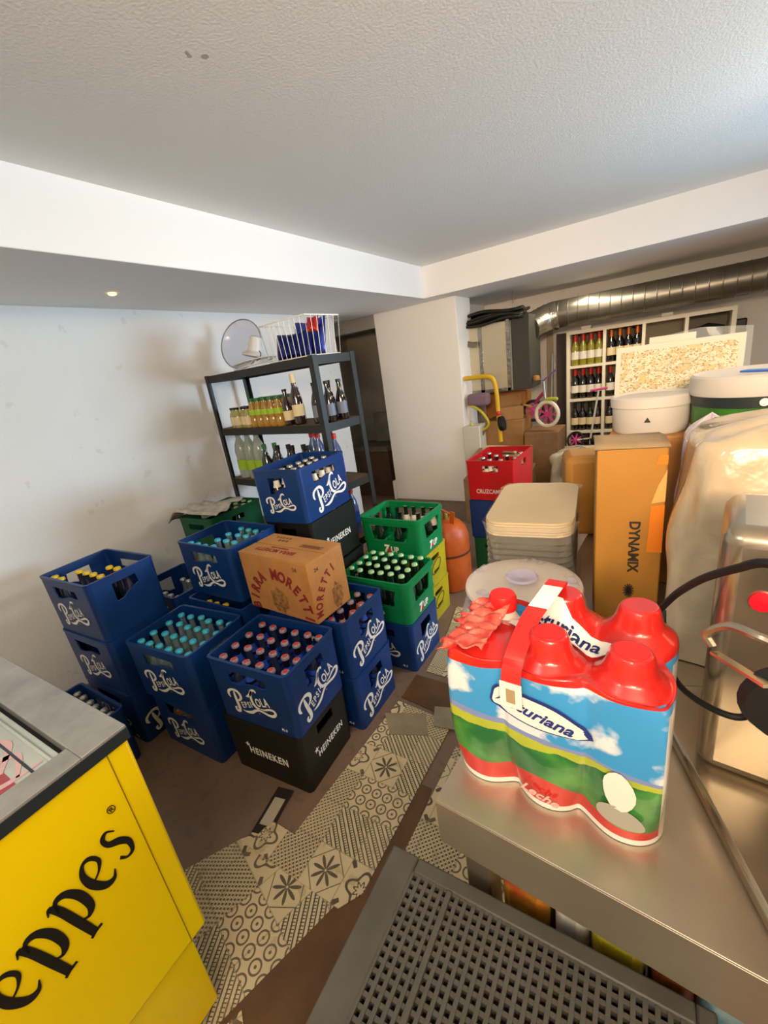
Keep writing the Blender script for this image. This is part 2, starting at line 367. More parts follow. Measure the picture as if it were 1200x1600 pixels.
def crate_shell(L, W, H, wl, ws, m, lip=.006, rc=.022, th=.006, band=None, taper=.985):
    """wl, ws: window polygons (list) on long and short sides, in (x from centre, z) coords"""
    mb = MB()
    z0, z1 = .0, H - .006
    pl = panel([(-L / 2 + rc, z0), (L / 2 - rc, z0), (L / 2 - rc, z1), (-L / 2 + rc, z1)], wl, th)
    ps = panel([(-W / 2 + rc, z0), (W / 2 - rc, z0), (W / 2 - rc, z1), (-W / 2 + rc, z1)], ws, th)
    up = Matrix.Rotation(R_(90), 4, 'X')
    for me, dist, a in ((pl, W / 2 - th / 2, 0), (pl, W / 2 - th / 2, 180), (ps, L / 2 - th / 2, 90), (ps, L / 2 - th / 2, 270)):
        mb.mesh(me, Matrix.Rotation(R_(a), 4, 'Z') @ Matrix.Translation((0, -dist, 0)) @ up)
    for sx in (1, -1):
        for sy in (1, -1):
            pts = []
            cx, cy = sx * (L / 2 - rc), sy * (W / 2 - rc)
            N = 6
            for rr in (rc, rc - th):
                seq = [(cx + sx * rr * math.cos(R_(90 * k / N)), cy + sy * rr * math.sin(R_(90 * k / N))) for k in range(N + 1)]
                pts += seq if rr == rc else seq[::-1]
            if sx * sy < 0: pts = pts[::-1]
            n = len(pts) // 2; vs = [(x, y, z) for z in (z0, z1) for x, y in pts]; K = len(pts)
            fs = [(i, (i + 1) % K, K + (i + 1) % K, K + i) for i in range(K)]
            mb.add(vs, fs)
    # rim
    def ring(o, i, za, zb):
        po = rrect(-L / 2 - o, L / 2 + o, -W / 2 - o, W / 2 + o, rc + o, 5); pi_ = rrect(-L / 2 + i, L / 2 - i, -W / 2 + i, W / 2 - i, max(rc - i, .004), 5); n = len(po)
        vs = [(x, y, za) for x, y in po] + [(x, y, zb) for x, y in po] + [(x, y, zb) for x, y in pi_] + [(x, y, za) for x, y in pi_]
        fs = []
        for k in range(n):
            k2 = (k + 1) % n
            for a, b in ((0, 1), (1, 2), (2, 3), (3, 0)): fs.append((a * n + k, a * n + k2, b * n + k2, b * n + k))
        mb.add(vs, fs)
    ring(lip * .35, th + .003, H - .010, H)
    if lip > .005: ring(lip, -.001, H - .022, H - .010) if lip > .007 else None
    if band: ring(.0035, .001, H * band - .003, H * band + .003)
    po = rrect(-L / 2 + .004, L / 2 - .004, -W / 2 + .004, W / 2 - .004, rc, 5)
    mb.prism(po, .004, .012)
    M = mb.me('shell', m, 30)
    for v in M.vertices:   # slight draft towards the foot
        t = taper + (1 - taper) * min(v.co.z / H, 1); v.co.x *= t; v.co.y *= t
    return M
def grid_me(L, W, nx, ny, h, m):
    mb = MB()
    for i in range(1, nx): x = -L / 2 + L * i / nx; mb.box(x - .001, x + .001, -W / 2 + .009, W / 2 - .009, .012, h)
    for j in range(1, ny): y = -W / 2 + W * j / ny; mb.box(-L / 2 + .009, L / 2 - .009, y - .001, y + .001, .012, h)
    return mb.me('divider_grid', m, 0)
SIDE = {'front': (0, -1), 'right': (90, 1), 'back': (180, -1), 'left': (270, 1)}
def onside(me, L, W, side, dx, z, tilt=0, out=.0012, scale=1):
    """matrix placing an XY print on the outside of a crate side"""
    a = SIDE[side][0]; d = (W if a in (0, 180) else L) / 2
    return Matrix.Rotation(R_(a), 4, 'Z') @ Matrix.Translation((0, -d - out, 0)) @ Matrix.Rotation(R_(90), 4, 'X') @ Matrix.Translation((dx, z, 0)) @ Matrix.Rotation(R_(tilt), 4, 'Z') @ Matrix.Scale(scale, 4)
def soda_logo():
    mb = MB(); t = .012
    # P
    ribbon(mb, [(.015, .30), (.0, .36), (.03, .43), (.12, .465), (.23, .45), (.29, .38), (.28, .30), (.21, .25), (.15, .25)], [.02, .05, .055, .045, .055, .065, .055, .04, .015], 0, t)
    ribbon(mb, [(.165, .43), (.15, .33), (.14, .2), (.13, .08), (.10, .02), (.04, .02), (.03, .08), (.07, .10)], [.03, .06, .07, .07, .06, .05, .045, .03], 0, t)
    # C
    ribbon(mb, [(.44, .355), (.50, .36), (.57, .41), (.63, .475), (.69, .49), (.725, .465), (.72, .44)], [.01, .05, .055, .05, .045, .035, .02], 0, t)
    ribbon(mb, [(.63, .475), (.575, .40), (.545, .30), (.55, .20), (.59, .135), (.66, .115)], [.03, .05, .055, .055, .05, .02], 0, t)
    # swash with loop
    ribbon(mb, [(.20, .045), (.30, .015), (.42, .02), (.52, .06), (.62, .08), (.72, .045), (.82, .00), (.92, -.01), (.99, .03), (1.0, .08), (.95, .115), (.86, .115), (.76, .10), (.68, .115)], [.01, .045, .06, .05, .045, .045, .05, .055, .055, .05, .045, .04, .03, .01], 0, t)
    for s, x, y, sz in (('E', .255, .10, .17), ('P', .335, .11, .17), ('S', .412, .115, .17), ('I', .474, .125, .175), ('-', .520, .15, .17), ('O', .678, .160, .235), ('L', .780, .168, .235), ('A', .880, .172, .25)):
        mb.mesh(text(s, sz, .022, t * .5, sx=.62 if x > .6 else .70), Matrix.Translation((x, y, t * .5)))
    mb.mesh(text('R', .03, .02, t * .5), Matrix.Translation((.60, .0, t * .5)))
    me = mb.me('logo', M_white_print, 0)
    for v in me.vertices: v.co.x -= .5; v.co.y -= .22; v.co.z *= .06
    return me
LOGO = soda_logo()
def logo_at(L, W, side, w, dx, z, tilt):
    return MB().mesh(LOGO, onside(None, L, W, side, dx, z, tilt, .0008, w)).me('logo', M_white_print, 0)
def txt_at(s, L, W, side, size, dx, z, tilt=0, bold=.02, m=M_white_print, sx=.9, out=.0012):
    return MB().mesh(text(s, size, bold, .0006, sx=sx), onside(None, L, W, side, dx, z, tilt, out)).me('lettering', m, 0)
PL, PW, PH = .386, .296, .268
wl = [(-.100, .232), (.088, .226), (.092, .190), (.06, .186), (.025, .191), (-.01, .186), (-.05, .176), (-.092, .176)]
ws = [(-.052, .228), (.05, .228), (.055, .185), (.03, .178), (.0, .165), (-.02, .150), (-.052, .146)]
SH_P = crate_shell(PL, PW, PH, [wl[::-1]], [ws[::-1]], M_blue)
GR_P = grid_me(PL, PW, 6, 4, .09, M_blue)
LG_F = logo_at(PL * .99, PW * .99, 'front', .215, -.01, .105, 11); LG_B = logo_at(PL * .99, PW * .99, 'back', .215, 0, .105, 11)
LG_R = logo_at(PL * .99, PW * .99, 'right', .225, .0, .105, 19); LG_L = logo_at(PL * .99, PW * .99, 'left', .2, 0, .105, 14)
MK = MB().mesh(text('PL 3', .014, .02, .0005), onside(None, PL, PW, 'front', .13, .022)).me('mould_mark', M_white_print, 0)
cola = Proto('bottle_crate', [('shell', SH_P, []), ('divider_grid', GR_P, []), ('logo', LG_F, []), ('logo', LG_R, []), ('logo', LG_B, []), ('logo', LG_L, []), ('mould_mark', MK, [])])
cola_plain = Proto('bottle_crate', [('shell', SH_P, []), ('divider_grid', GR_P, []), ('logo', LG_F, []), ('logo', LG_B, [])])
# variant seen from its short side (logos on both, short side towards the room)
star = []
for k in range(10): a = R_(90 + 36 * k); rr = .013 if k % 2 == 0 else .005; star.append((rr * math.cos(a), rr * math.sin(a)))
def beer_lettering(side, L, W, sz):
    mb = MB(); mb.mesh(text('HEINEKEN', sz, .018, .0006, sx=.80, space=1.18), onside(None, L, W, side, .012, .105, 0))
    mb.prism(star, 0, .001, M=onside(None, L, W, side, -.088 if side in ('front', 'back') else -.075, .145, 0))
    return mb.me('lettering', M_white_print, 0)
bwl = [(-.06, .235), (.06, .235), (.06, .195), (-.06, .195)]
SH_B = crate_shell(.390, .298, PH, [], [[(-.05, .195), (.05, .195), (.05, .235), (-.05, .235)]], M_black, rc=.02, taper=.975)
GR_B = grid_me(.39, .298, 6, 4, .09, M_black)
beer = Proto('bottle_crate', [('shell', SH_B, []), ('divider_grid', GR_B, []), ('lettering', beer_lettering('front', .386, .294, .046), []), ('lettering', beer_lettering('right', .386, .294, .038), []), ('lettering', beer_lettering('back', .386, .294, .046), [])])
UL, UW, UH = .392, .300, .225
g1 = [(-.125, .085), (.055, .085), (.11, .170), (.11, .182), (-.13, .182), (-.13, .17)]
g1 = [(-.112, .092), (.112, .092), (.128, .182), (-.128, .182)]
g2 = [(-.075, .092), (.07, .098), (.088, .182), (-.088, .182)]
SH_U = crate_shell(UL, UW, UH, [g1], [g2], M_green, lip=.010, rc=.035, band=.36, taper=.97)
GR_U = grid_me(UL, UW, 6, 4, .08, M_green)
def seven(side, k=1.0):
    mb = MB(); M = lambda dx, z: onside(None, UL * .975, UW * .975, side, dx, z)
    a = MB().mesh(text('7', .062 * k, .05, .0006, shear=.15), M(-.035 * k, .022)).mesh(text('UP', .048 * k, .03, .0006, sx=.85, space=1.08), M(.022 * k, .024))
    r = MB(); pts = [(.011 * k * math.cos(i * .524), .011 * k * math.sin(i * .524)) for i in range(12)]
    r.prism(pts, 0, .0022, M=M(-.018 * k, .032))
    return ('lettering', a.me('lettering', M_white_print, 0), [('red_dot', r.me('red_dot', M_red_print, 0))])
seven_crate = Proto('bottle_crate', [('shell', SH_U, []), ('divider_grid', GR_U, []), seven('front'), seven('right', .95)])
SH_Y = crate_shell(.392, .300, .222, [rrect(-.06, .06, .165, .195, .01), rrect(-.02, .07, .06, .075, .006)], [rrect(-.05, .05, .155, .185, .01), rrect(-.03, .04, .075, .092, .006)], M_yellow, rc=.02, taper=.98)
def yprint(side):
    mb = MB(); pts = []
    P = [( .062 * math.cos(a / 12 * math.pi), .032 * math.sin(a / 12 * math.pi)) for a in range(25)]
    ribbon(mb, P, [.004] * 25, 0, .001, n=1)
    me = mb.me('x', M_dark_print, 0)
    return MB().mesh(me, onside(None, .392, .3, side, 0, .115, 24)).me('printed_oval', M_dark_print, 0)
yel_crate = Proto('bottle_crate', [('shell', SH_Y, []), ('printed_oval', yprint('front'), []), ('printed_oval', yprint('right'), [])])
SH_R = crate_shell(.318, .43, .27, [rrect(-.05, .055, .195, .235, .006)], [rrect(-.05, .05, .195, .235, .008)], M_red, lip=.005, rc=.012, taper=.97)
def cruz():
    a = MB().mesh(text('CRUZCAMPO', .040, .02, .0006, sx=.82), onside(None, .3, .418, 'front', 0, .048))
    for b in ((-.022, .022, .135, .137), (-.022, .022, .093, .095), (-.022, -.020, .093, .137), (.020, .022, .093, .137)):
        a.mesh(panel([(b[0], b[2]), (b[1], b[2]), (b[1], b[3]), (b[0], b[3])], [], .001), onside(None, .3, .418, 'front', 0, 0))
    return a.me('lettering', mat('silver_print', '#cfc3b8', .5), 0)
red_crate = Proto('bottle_crate', [('shell', SH_R, []), ('lettering', cruz(), [])])
SH_PB = crate_shell(.318, .43, .27, [], [], M_blue, rc=.012)
SH_G = crate_shell(.30, .40, .255, [rrect(-.07, .07, .18, .215, .006)], [rrect(-.05, .05, .18, .215, .008)], M_dkgreen, rc=.015)
plain_blue = Proto('bottle_crate', [('shell', SH_PB, [])])
dk_green = Proto('bottle_crate', [('shell', SH_G, []), ('divider_grid', grid_me(.30, .40, 4, 6, .09, M_dkgreen), [])])

CR = {}
def put(key, proto, F, z, yaw, L, W, label, rot90=False):
    """F = world xy of the front-right bottom corner; crate centre computed from it"""
    a = R_(yaw); u = Vector((math.cos(a), math.sin(a), 0)); v = Vector((-math.sin(a), math.cos(a), 0))
    lx, ly = (W, L) if rot90 else (L, W)
    c = Vector((F[0], F[1], z)) - u * lx / 2 + v * ly / 2
    o = proto.place(c, (0, 0, a + (math.pi / 2 if rot90 else 0)), label, 'crate', None)
    CR[key] = (c, a + (math.pi / 2 if rot90 else 0)); return o
H1, H2 = .270, .540
put('A0', beer, (-1.000, .738), 0.002, 4, .39, .298, 'black crate with white lettering standing on the floor beside the patterned mat')
put('A1', cola, (-.990, .740), H1, 4, PL, PW, 'blue crate full of dark cola bottles with pink-white caps, frontmost, on the black crate')
put('C0', cola_plain, (-1.440, .678), 0, 2, PL, PW, 'blue crate on the floor left of the black crate, under light-blue capped bottles')
put('C1', cola_plain, (-1.440, .676), H1, 5, PL, PW, 'blue crate full of clear bottles with light-blue caps, next to the front cola crate')
put('D0', cola, (-1.872, .600), 0, 2, PL, PW, 'blue crate on the floor, lowest of the stack nearest the left wall')
put('D1', cola_plain, (-1.874, .602), H1, 3, PL, PW, 'blue crate in the middle of the stack nearest the left wall')
put('D2', cola_plain, (-1.876, .604), H2, 3, PL, PW, 'blue crate with a few yellow-capped bottles, topmost of the stack nearest the left wall')
put('K0', cola_plain, (-1.835, .262), 0, 0, PL, PW, 'blue crate on the floor behind the yellow cooler corner, in front of the left stack')
put('W0', cola_plain, (-1.500, .998), 0, 1, PL, PW, 'blue crate on the floor, hidden lowest under the half-filled crate')
put('W1', cola_plain, (-1.500, .994), H1, 1, PL, PW, 'blue crate whose three yellow caps show under the half-filled crate')
put('F2', cola_plain, (-1.545, 1.042), H2, 0, PL, PW, 'blue crate half filled with light-blue capped bottles, left of the cardboard beer box')
put('P0', cola_plain, (-1.950, .952), 0, -2, PL, PW, 'blue crate on the floor in the gap by the left wall')
put('P1', cola_plain, (-1.950, .952), H1, -2, PL, PW, 'blue crate of clear empties in the gap between the left stack and the half-filled crate')
put('T0', cola, (-.982, 1.064), 0, 1, PL, PW, 'blue crate on the floor behind the black crate, logo on its right side')
put('T1', cola, (-.984, 1.064), H1, 1, PL, PW, 'blue crate of dark bottles with pink caps, half under the cardboard beer box')
put('E0', beer, (-1.345, 1.378), 0, 2, .39, .298, 'black crate on the floor, lowest of the tall stack in front of the shelf', True)
put('E1', beer, (-1.345, 1.378), H1, 2, .39, .298, 'black crate second from the floor in the tall stack in front of the shelf', True)
SH_E = None
beer2 = Proto('bottle_crate', [('shell', SH_B, []), ('lettering', beer_lettering('front', .386, .294, .046), []), ('lettering', beer_lettering('back', .386, .294, .046), [])])
cola2 = Proto('bottle_crate', [('shell', SH_P, []), ('divider_grid', GR_P, []), ('logo', logo_at(PL * .99, PW * .99, 'front', .26, .02, .105, 14), []), ('logo', logo_at(PL * .99, PW * .99, 'left', .17, 0, .098, 10), [])])
put('E2', beer2, (-1.358, 1.378), H2, 2, .39, .298, 'black crate with white lettering directly under the highest blue crate', True)
put('E3', cola2, (-1.362, 1.372), H2 + .27, 3, PL, PW, 'blue crate of grey-capped bottles, highest of all the crates, in front of the black shelf', True)
put('I0', cola, (-.938, 1.475), 0, 0, PL, PW, 'blue crate on the floor under the green crate of green bottles')
put('H1', seven_crate, (-.934, 1.476), H1, 0, UL, UW, 'green crate full of green-capped bottles on the lone blue crate')
put('Y0', yel_crate, (-1.03, 1.83), 0, -1, .392, .300, 'yellow crate on the floor, lower of two')
put('Y1', yel_crate, (-1.03, 1.83), .224, -1, .392, .300, 'yellow crate under the green crate of empties, upper of two')
put('G2', seven_crate, (-1.025, 1.825), .448, -1, UL, UW, 'green crate of empties standing on two yellow crates')
put('R0', dk_green, (-.735, 2.595), 0, -2, .30, .40, 'green crate on the floor at the bottom of the red crate stack')
put('R1', plain_blue, (-.728, 2.585), .262, -2, .318, .43, 'blue crate under the red crate by the pillar')
put('R2', red_crate, (-.728, 2.585), .535, -2, .318, .43, 'red crate with silver lettering, holding bottles, by the pillar')
for k in range(3):
    put('N%d' % k, dk_green, (-2.16, 1.40), .257 * k, 2, .30, .40, ['dark green crate on the floor against the left wall', 'dark green crate in the middle of the stack against the left wall', 'dark green crate with newspapers over it by the left wall'][k])
    put('N%db' % k, dk_green, (-2.17, 1.815), .257 * k, 2, .30, .40, ['dark green crate on the floor at the left foot of the shelf', 'dark green crate in the middle of the rear stack at the left foot of the shelf', 'dark green crate of capped bottles at the left foot of the shelf'][k]) if k < 0 else None

# ================================================================= BOTTLES
def glass(name, col, rough=.08, trans=.0, spec=.8):
    return mat(name, col, rough, trans=trans, spec=spec, coat=.6, ior=1.45)
G_cola = glass('dark_cola_glass', '#14100f'); G_colab = glass('blue_label_cola_glass', '#262c44')
G_clear = glass('clear_tonic_glass', '#b9d2d0', .05, .75); G_green = glass('dark_green_glass', '#0b2416'); G_brown = glass('brown_glass', '#23120a')
G_yel = glass('white_wine_glass', '#a9a23a', .06, .35)
C_pink = mat('pink_white_cap', '#94848e', .35, metal=.2); C_blue = mat('light_blue_cap', '#3fb3cf', .35, metal=.15); C_yel = mat('yellow_cap', '#e8c52e', .35, metal=.1)
C_green = mat('pale_green_cap', '#a6cf9a', .35, metal=.15); C_grey = mat('silver_cap', '#b9b7b0', .3, metal=.7); C_black = mat('black_cap', '#151515', .4); C_redc = mat('red_cap', '#c22a22', .4)
C_dgreen = mat('green_lid', '#2f6f3f', .4)
L_blue = mat('blue_label', '#2a4fb8', .35); L_white = mat('white_label', '#e4dfd2', .5); L_red = mat('red_label', '#c8372e', .4); L_lime = mat('lime_label', '#9fc62c', .45); L_cream = mat('cream_label', '#e3d3a6', .5); L_dk = mat('black_label', '#262a33', .5); L_orange = mat('orange_label', '#d96a2a', .5)
def lathe_me(prof, n, m, name, cap=True): return MB().lathe(prof, n, cap=cap).me(name, m, 50)
B_prof = [(.024, 0), (.0265, .006), (.0265, .05), (.0245, .075), (.0265, .10), (.0265, .125), (.022, .150), (.0145, .175), (.0118, .195), (.0118, .222), (.0132, .226), (.0132, .232)]
def sodabottle(name, g, cap, label=None, neck=None, dots=None, n=12):
    parts = [('body', lathe_me(B_prof, n, g, 'body'), [])]
    cp = [(.0138, .2265), (.0158, .2268), (.0152, .236), (.0120, .2385), (0, .2388)]
    sub = []
    if dots: sub = [('cap_print', lathe_me([(.0095, .2388), (.0093, .2394), (0, .2395)], 8, dots, 'cap_print'))]
    parts.append(('cap', lathe_me(cp, n, cap, 'cap'), sub))
    if label: parts.append(('label', lathe_me([(.0269, .055), (.0249, .076), (.0269, .100), (.0269, .122), (.0225, .149)], n, label, 'label', False), []))
    if neck: parts.append(('neck_label', lathe_me([(.0200, .160), (.0150, .1755), (.0126, .194)], n, neck, 'neck_label', False), []))
    return Proto(name, parts)
b_cola = sodabottle('soda_bottle', G_cola, C_pink, L_blue, L_blue, L_red)
b_cola_b = sodabottle('soda_bottle', G_colab, C_pink, L_blue, None, L_red)
b_max = sodabottle('soda_bottle', G_cola, C_grey, L_dk, L_white)
b_clear = sodabottle('soda_bottle', G_clear, C_blue)
b_clear_o = sodabottle('soda_bottle', G_clear, C_blue, L_orange)
b_yel = sodabottle('soda_bottle', G_colab, C_yel)
b_green = sodabottle('soda_bottle', G_green, C_green)
b_empty = sodabottle('soda_bottle', G_green, C_black, None, L_white)
b_greyc = sodabottle('soda_bottle', G_clear, C_grey)
b_mix = sodabottle('soda_bottle', G_brown, C_pink, L_white, L_orange)
def fill(key, proto, nx, ny, L, W, label, group, cells=None, zo=.0135, keep=None, tilt=0.0, alt=None):
    c, a = CR[key]; M = Matrix.Translation(c) @ Matrix.Rotation(a, 4, 'Z'); k = 0
    for j in range(ny):
        for i in range(nx):
            if cells is not None and (i, j) not in cells: continue
            p = M @ Vector((-L / 2 + L * (i + .5) / nx + random.uniform(-.002, .002), -W / 2 + W * (j + .5) / ny + random.uniform(-.002, .002), zo))
            pr = alt[k % len(alt)] if alt else proto
            pr.place(p, (random.uniform(-.02, .02), random.uniform(-.02, .02), random.uniform(0, 6.28)), label, 'bottle', group); k += 1
ALL = None
IL, IW = PL * .955, PW * .945
fill('A1', b_cola, 6, 4, IL, IW, 'dark cola bottle with a pink-white cap in the frontmost blue crate', 'cola bottles in the frontmost blue crate', alt=[b_cola, b_cola_b])
fill('C1', b_clear, 6, 4, IL, IW, 'clear bottle with a light-blue cap in the full blue crate of clear bottles', 'light-blue capped bottles in the full crate')
fill('D2', b_yel, 6, 4, IL, IW, 'dark bottle with a yellow cap in the topmost crate by the left wall', 'yellow capped bottles by the left wall', cells=[(0, 0), (1, 0), (1, 1), (2, 1), (3, 1), (3, 2), (4, 2), (4, 1), (5, 2), (5, 1)][:9])
fill('F2', b_clear_o, 6, 4, IL, IW, 'clear bottle with light-blue cap and orange label in the half-filled blue crate', 'light-blue capped bottles in the half-filled crate', cells=[(0, 0), (1, 0), (2, 0), (3, 0)] + [(i, j) for i in (2, 3, 4, 5) for j in (1, 2, 3)] + [(5, 0)])
fill('W1', b_yel, 6, 4, IL, IW, 'yellow-capped bottle peeping out under the half-filled blue crate', 'yellow capped bottles under the half-filled crate', cells=[(1, 0), (2, 0), (3, 0)], zo=.008)
fill('P1', b_greyc, 6, 4, IL, IW, 'clear empty bottle in the blue crate in the gap by the left wall', 'clear empties in the gap crate', cells=[(i, j) for i in (2, 3, 4, 5) for j in (0, 2)] + [(4, 3)], zo=-.001 + .0135)
fill('K0', b_greyc, 6, 4, IL, IW, 'bottle with a grey cap in the floor crate behind the cooler corner', 'grey capped bottles behind the cooler corner', cells=[(i, 3) for i in range(6)] + [(4, 2), (5, 2)])
fill('E3', b_max, 6, 4, IL, IW, 'dark cola bottle with a silver cap in the highest blue crate', 'silver capped bottles in the highest crate', cells=[(i, j) for i in range(6) for j in (0, 1)] + [(i, 2) for i in range(6)])
fill('T1', b_mix, 6, 4, IL, IW, 'dark bottle with a pink cap in the blue crate beside the cardboard beer box', 'pink capped bottles beside the beer box', cells=[(i, j) for i in (4, 5) for j in range(4)] + [(3, 0), (3, 1)], alt=[b_mix, b_cola])
fill('T0', b_cola_b, 6, 4, IL, IW, 'dark bottle showing in the window of the floor crate behind the black crate', 'bottles in the lower blue crate behind the black crate', cells=[(5, 1), (5, 2)])
fill('C0', b_clear_o, 6, 4, IL, IW, 'orange-labelled bottle in the window of the floor crate left of the black crate', 'bottles in the lower crate left of the black crate', cells=[(1, 0), (2, 0), (3, 0), (4, 0)], zo=.0125)
fill('H1', b_green, 6, 4, UL * .91, UW * .90, 'dark green bottle with a pale green cap in the lower green crate', 'green capped bottles in the lower green crate', zo=-.012 + .0245)
SB2 = Proto('soda_bottle', [('body', lathe_me([(r, z * .86) for r, z in B_prof], 12, G_green, 'body'), []), ('neck_label', lathe_me([(.0269, .095), (.0269, .106), (.0225, .128), (.0160, .148)], 12, L_white, 'neck_label', False), [])])
SB3 = Proto('soda_bottle', [('body', lathe_me([(r, z * .80) for r, z in B_prof], 12, G_green, 'body'), [])])
fill('G2', SB2, 6, 4, UL * .91, UW * .90, 'uncapped dark green empty with a white neck label in the upper green crate', 'empties in the upper green crate', cells=[(i, 3) for i in range(2, 6)])
fill('G2', SB3, 6, 4, UL * .91, UW * .90, 'uncapped dark green empty without label in the upper green crate', 'unlabelled empties in the upper green crate', cells=[(0, 3), (1, 3), (2, 2), (4, 2), (5, 2), (0, 1), (1, 0), (3, 0)])
b_r = sodabottle('soda_bottle', G_brown, C_grey, L_cream, L_white)
fill('R2', b_r, 4, 6, .318 * .93, .43 * .93, 'brown bottle with a cream label in the red crate', 'bottles in the red crate', cells=[(0, 0), (1, 0), (1, 1), (2, 1), (0, 2), (2, 3), (3, 3), (3, 2), (2, 0), (1, 3), (3, 4), (0, 4)])
fill('N2', b_green, 4, 6, .30 * .92, .40 * .94, 'bottle with a pale green cap in the newspaper-covered green crate', 'bottles in the newspaper-covered crate', cells=[(i, j) for i in range(4) for j in (3, 4, 5)], zo=.001 + .0125)
# ---- beer carton
M_card = mat('brown_cardboard', '#b57f45', .75, noise=.15, nscale=10, col2='#a6713b', bump=.05, bscale=60)
M_cprint = mat('maroon_print', '#7d1f1c', .7); M_bprint = mat('faded_brown_print', '#6a4524', .75)
BL, BW, BH = .405, .208, .262
bx = thing('cardboard_box', 'brown cardboard beer box with maroon lettering resting on two blue crates', 'cardboard box', (-1.275, 1.140, .5405), R_(-2.5))
mb = MB(); mb.box(-BL / 2, BL / 2, -BW / 2, BW / 2, 0, BH); mb.obj('carton', M_card, bx, bevel=.005)
fl = MB(); fl.box(-BL / 2, BL / 2, -BW / 2, -.004, BH - .0005, BH + .0035); fl.obj('top_flap', M_card, bx, bevel=.001)
fl = MB(); fl.box(-BL / 2, BL / 2, .002, BW / 2, BH - .0005, BH + .0035); fl.obj('top_flap', M_card, bx, bevel=.001)
def arc_text(s, size, R, a0, a1, cx, cz, bold=.03, sx=.9):
    mb = MB()
    for k, ch in enumerate(s):
        if ch == ' ': continue
        a = R_(a0 + (a1 - a0) * k / (len(s) - 1))
        mb.mesh(text(ch, size, bold, .0006, sx=sx), Matrix.Translation((cx + R * math.cos(a), cz + R * math.sin(a), 0)) @ Matrix.Rotation(a - math.pi / 2, 4, 'Z'))
    return mb.me('t', M_cprint, 0)
def on(me_, side, nm, m, L=BL, W=BW, par=bx, out=.0012): return MB().mesh(me_, onside(None, L, W, side, 0, 0, 0, out)).obj(nm, m, par, smooth=0)
on(arc_text('BIRRA MORETTI', .068, .138, 184, -4, .0, .028, bold=.04, sx=.80), 'front', 'lettering', M_cprint)
on(arc_text('MORETTI', .050, .165, 176, 112, .095, .025, bold=.035, sx=.72), 'right', 'lettering', M_cprint)
# plain mottled print patch (generic stand-in for the printed picture)
pt = [(.048 * math.cos(i * .4189) * (1 + .18 * math.sin(i * 2.3)), .068 + .058 * math.sin(i * .4189) * (1 + .15 * math.cos(i * 3.1))) for i in range(15)]
on(panel(pt, [], .0006), 'front', 'printed_picture', mat('mottled_picture_print', '#5b3d20', .8, noise=.5, nscale=60, col2='#a6713b'))
on(panel([(x * .62 + .03, z * .95) for x, z in pt], [], .0006), 'right', 'printed_picture', _m['mottled_picture_print'])
mb = MB(); mb.mesh(text('24', .024, .02, .0005), onside(None, BL, BW, 'front', .13, .222)).mesh(text('24', .022, .02, .0005), onside(None, BL, BW, 'right', -.06, .215)); mb.obj('number', M_bprint, bx, smooth=0)
TOPM = Matrix.Translation((0, 0, BH + .0040)) @ Matrix.Rotation(math.pi, 4, 'Z')
mb = MB(); mb.mesh(text('BIRRA MORETTI', .036, .02, .0004, sx=.9), TOPM @ Matrix.Translation((.03, .035, 0))); mb.mesh(text('PREMIUM LAGER', .014, .01, .0004), TOPM @ Matrix.Translation((.03, .015, 0)))
mb.obj('top_lettering', M_cprint, bx, smooth=0)
mb = MB()
mb.mesh(panel([(-.045, -.012), (.075, -.012), (.075, .012), (-.045, .012)], [[(-.042, -.009), (.072, -.009), (.072, .009), (-.042, .009)]], .0004), Matrix.Translation((.09, .03, BH + .0040)))
mb.mesh(panel([(-.035, -.006), (.065, -.006), (.065, .006), (-.035, .006)], [], .0004), Matrix.Translation((.09, .03, BH + .0040)))
for i in range(5): mb.mesh(panel(rrect(-.006, .006, -.007, .007, .002), [], .0004), Matrix.Translation((-.14 + .02 * i, .072, BH + .0040)))
for i in range(3): mb.mesh(panel(rrect(-.008, .008, -.008, .008, .006), [], .0004), Matrix.Translation((-.10 + .022 * i, .045, BH + .0040)))
mb.obj('handling_symbols', M_bprint, bx, smooth=0)
# ---- newspapers on the green crate
nw = MB()
def nf(u, v):
    x = -.19 + .38 * u; y = -.13 + .26 * v
    return (x + .01 * math.sin(7 * v), y + .012 * math.sin(9 * u), .010 + .012 * math.sin(5 * u + 3 * v) + .01 * math.sin(13 * v) + (-.12 * max(0, .12 - u) * 4))
nw.grid(16, 10, nf)
o = nw.obj('newspaper', mat('crumpled_newspaper', '#cfc7b8', .8, noise=.35, nscale=18, col2='#a89e90', bump=.4, bscale=40), None, (-2.33, 1.50, .795), (0, 0, R_(12)))
sd = o.modifiers.new('s', 'SOLIDIFY'); sd.thickness = .004
tag(o, 'crumpled grey newspapers spread over the dark green crate by the left wall', 'newspaper')
# ================================================================= CHEST COOLER
M_fy = mat('yellow_enamel', '#ffdd02', .38, coat=.3)
M_fs = mat('brushed_white_steel', '#b6b6b2', .38, metal=.35, noise=.15, nscale=5, col2='#8f8f8c')
M_fd = mat('dark_steel_edge', '#4a545c', .35, metal=.7); M_rub = mat('black_rubber', '#0e0e0e', .6)
FX0, FX1, FY0, FY1, FZ = -1.50, -.822, -1.02, .236, .89
fz = thing('chest_cooler', 'yellow chest cooler with black lettering and a grey sliding-lid top', 'chest cooler', (FX1, FY1, 0), R_(1.5))
W_, L_ = FX1 - FX0, FY1 - FY0
mb = MB(); mb.box(-W_, 0, -L_, 0, .30, FZ - .026); mb.obj('body', M_fy, fz, bevel=.006)
mb = MB(); mb.box(-W_ + .03, -.028, -L_ + .03, -.030, .03, .30); mb.obj('base', M_fy, fz, bevel=.004)
mb = MB(); mb.box(-W_ + .05, -.05, -L_ + .05, -.05, 0, .03); mb.obj('plinth', M_rub, fz)
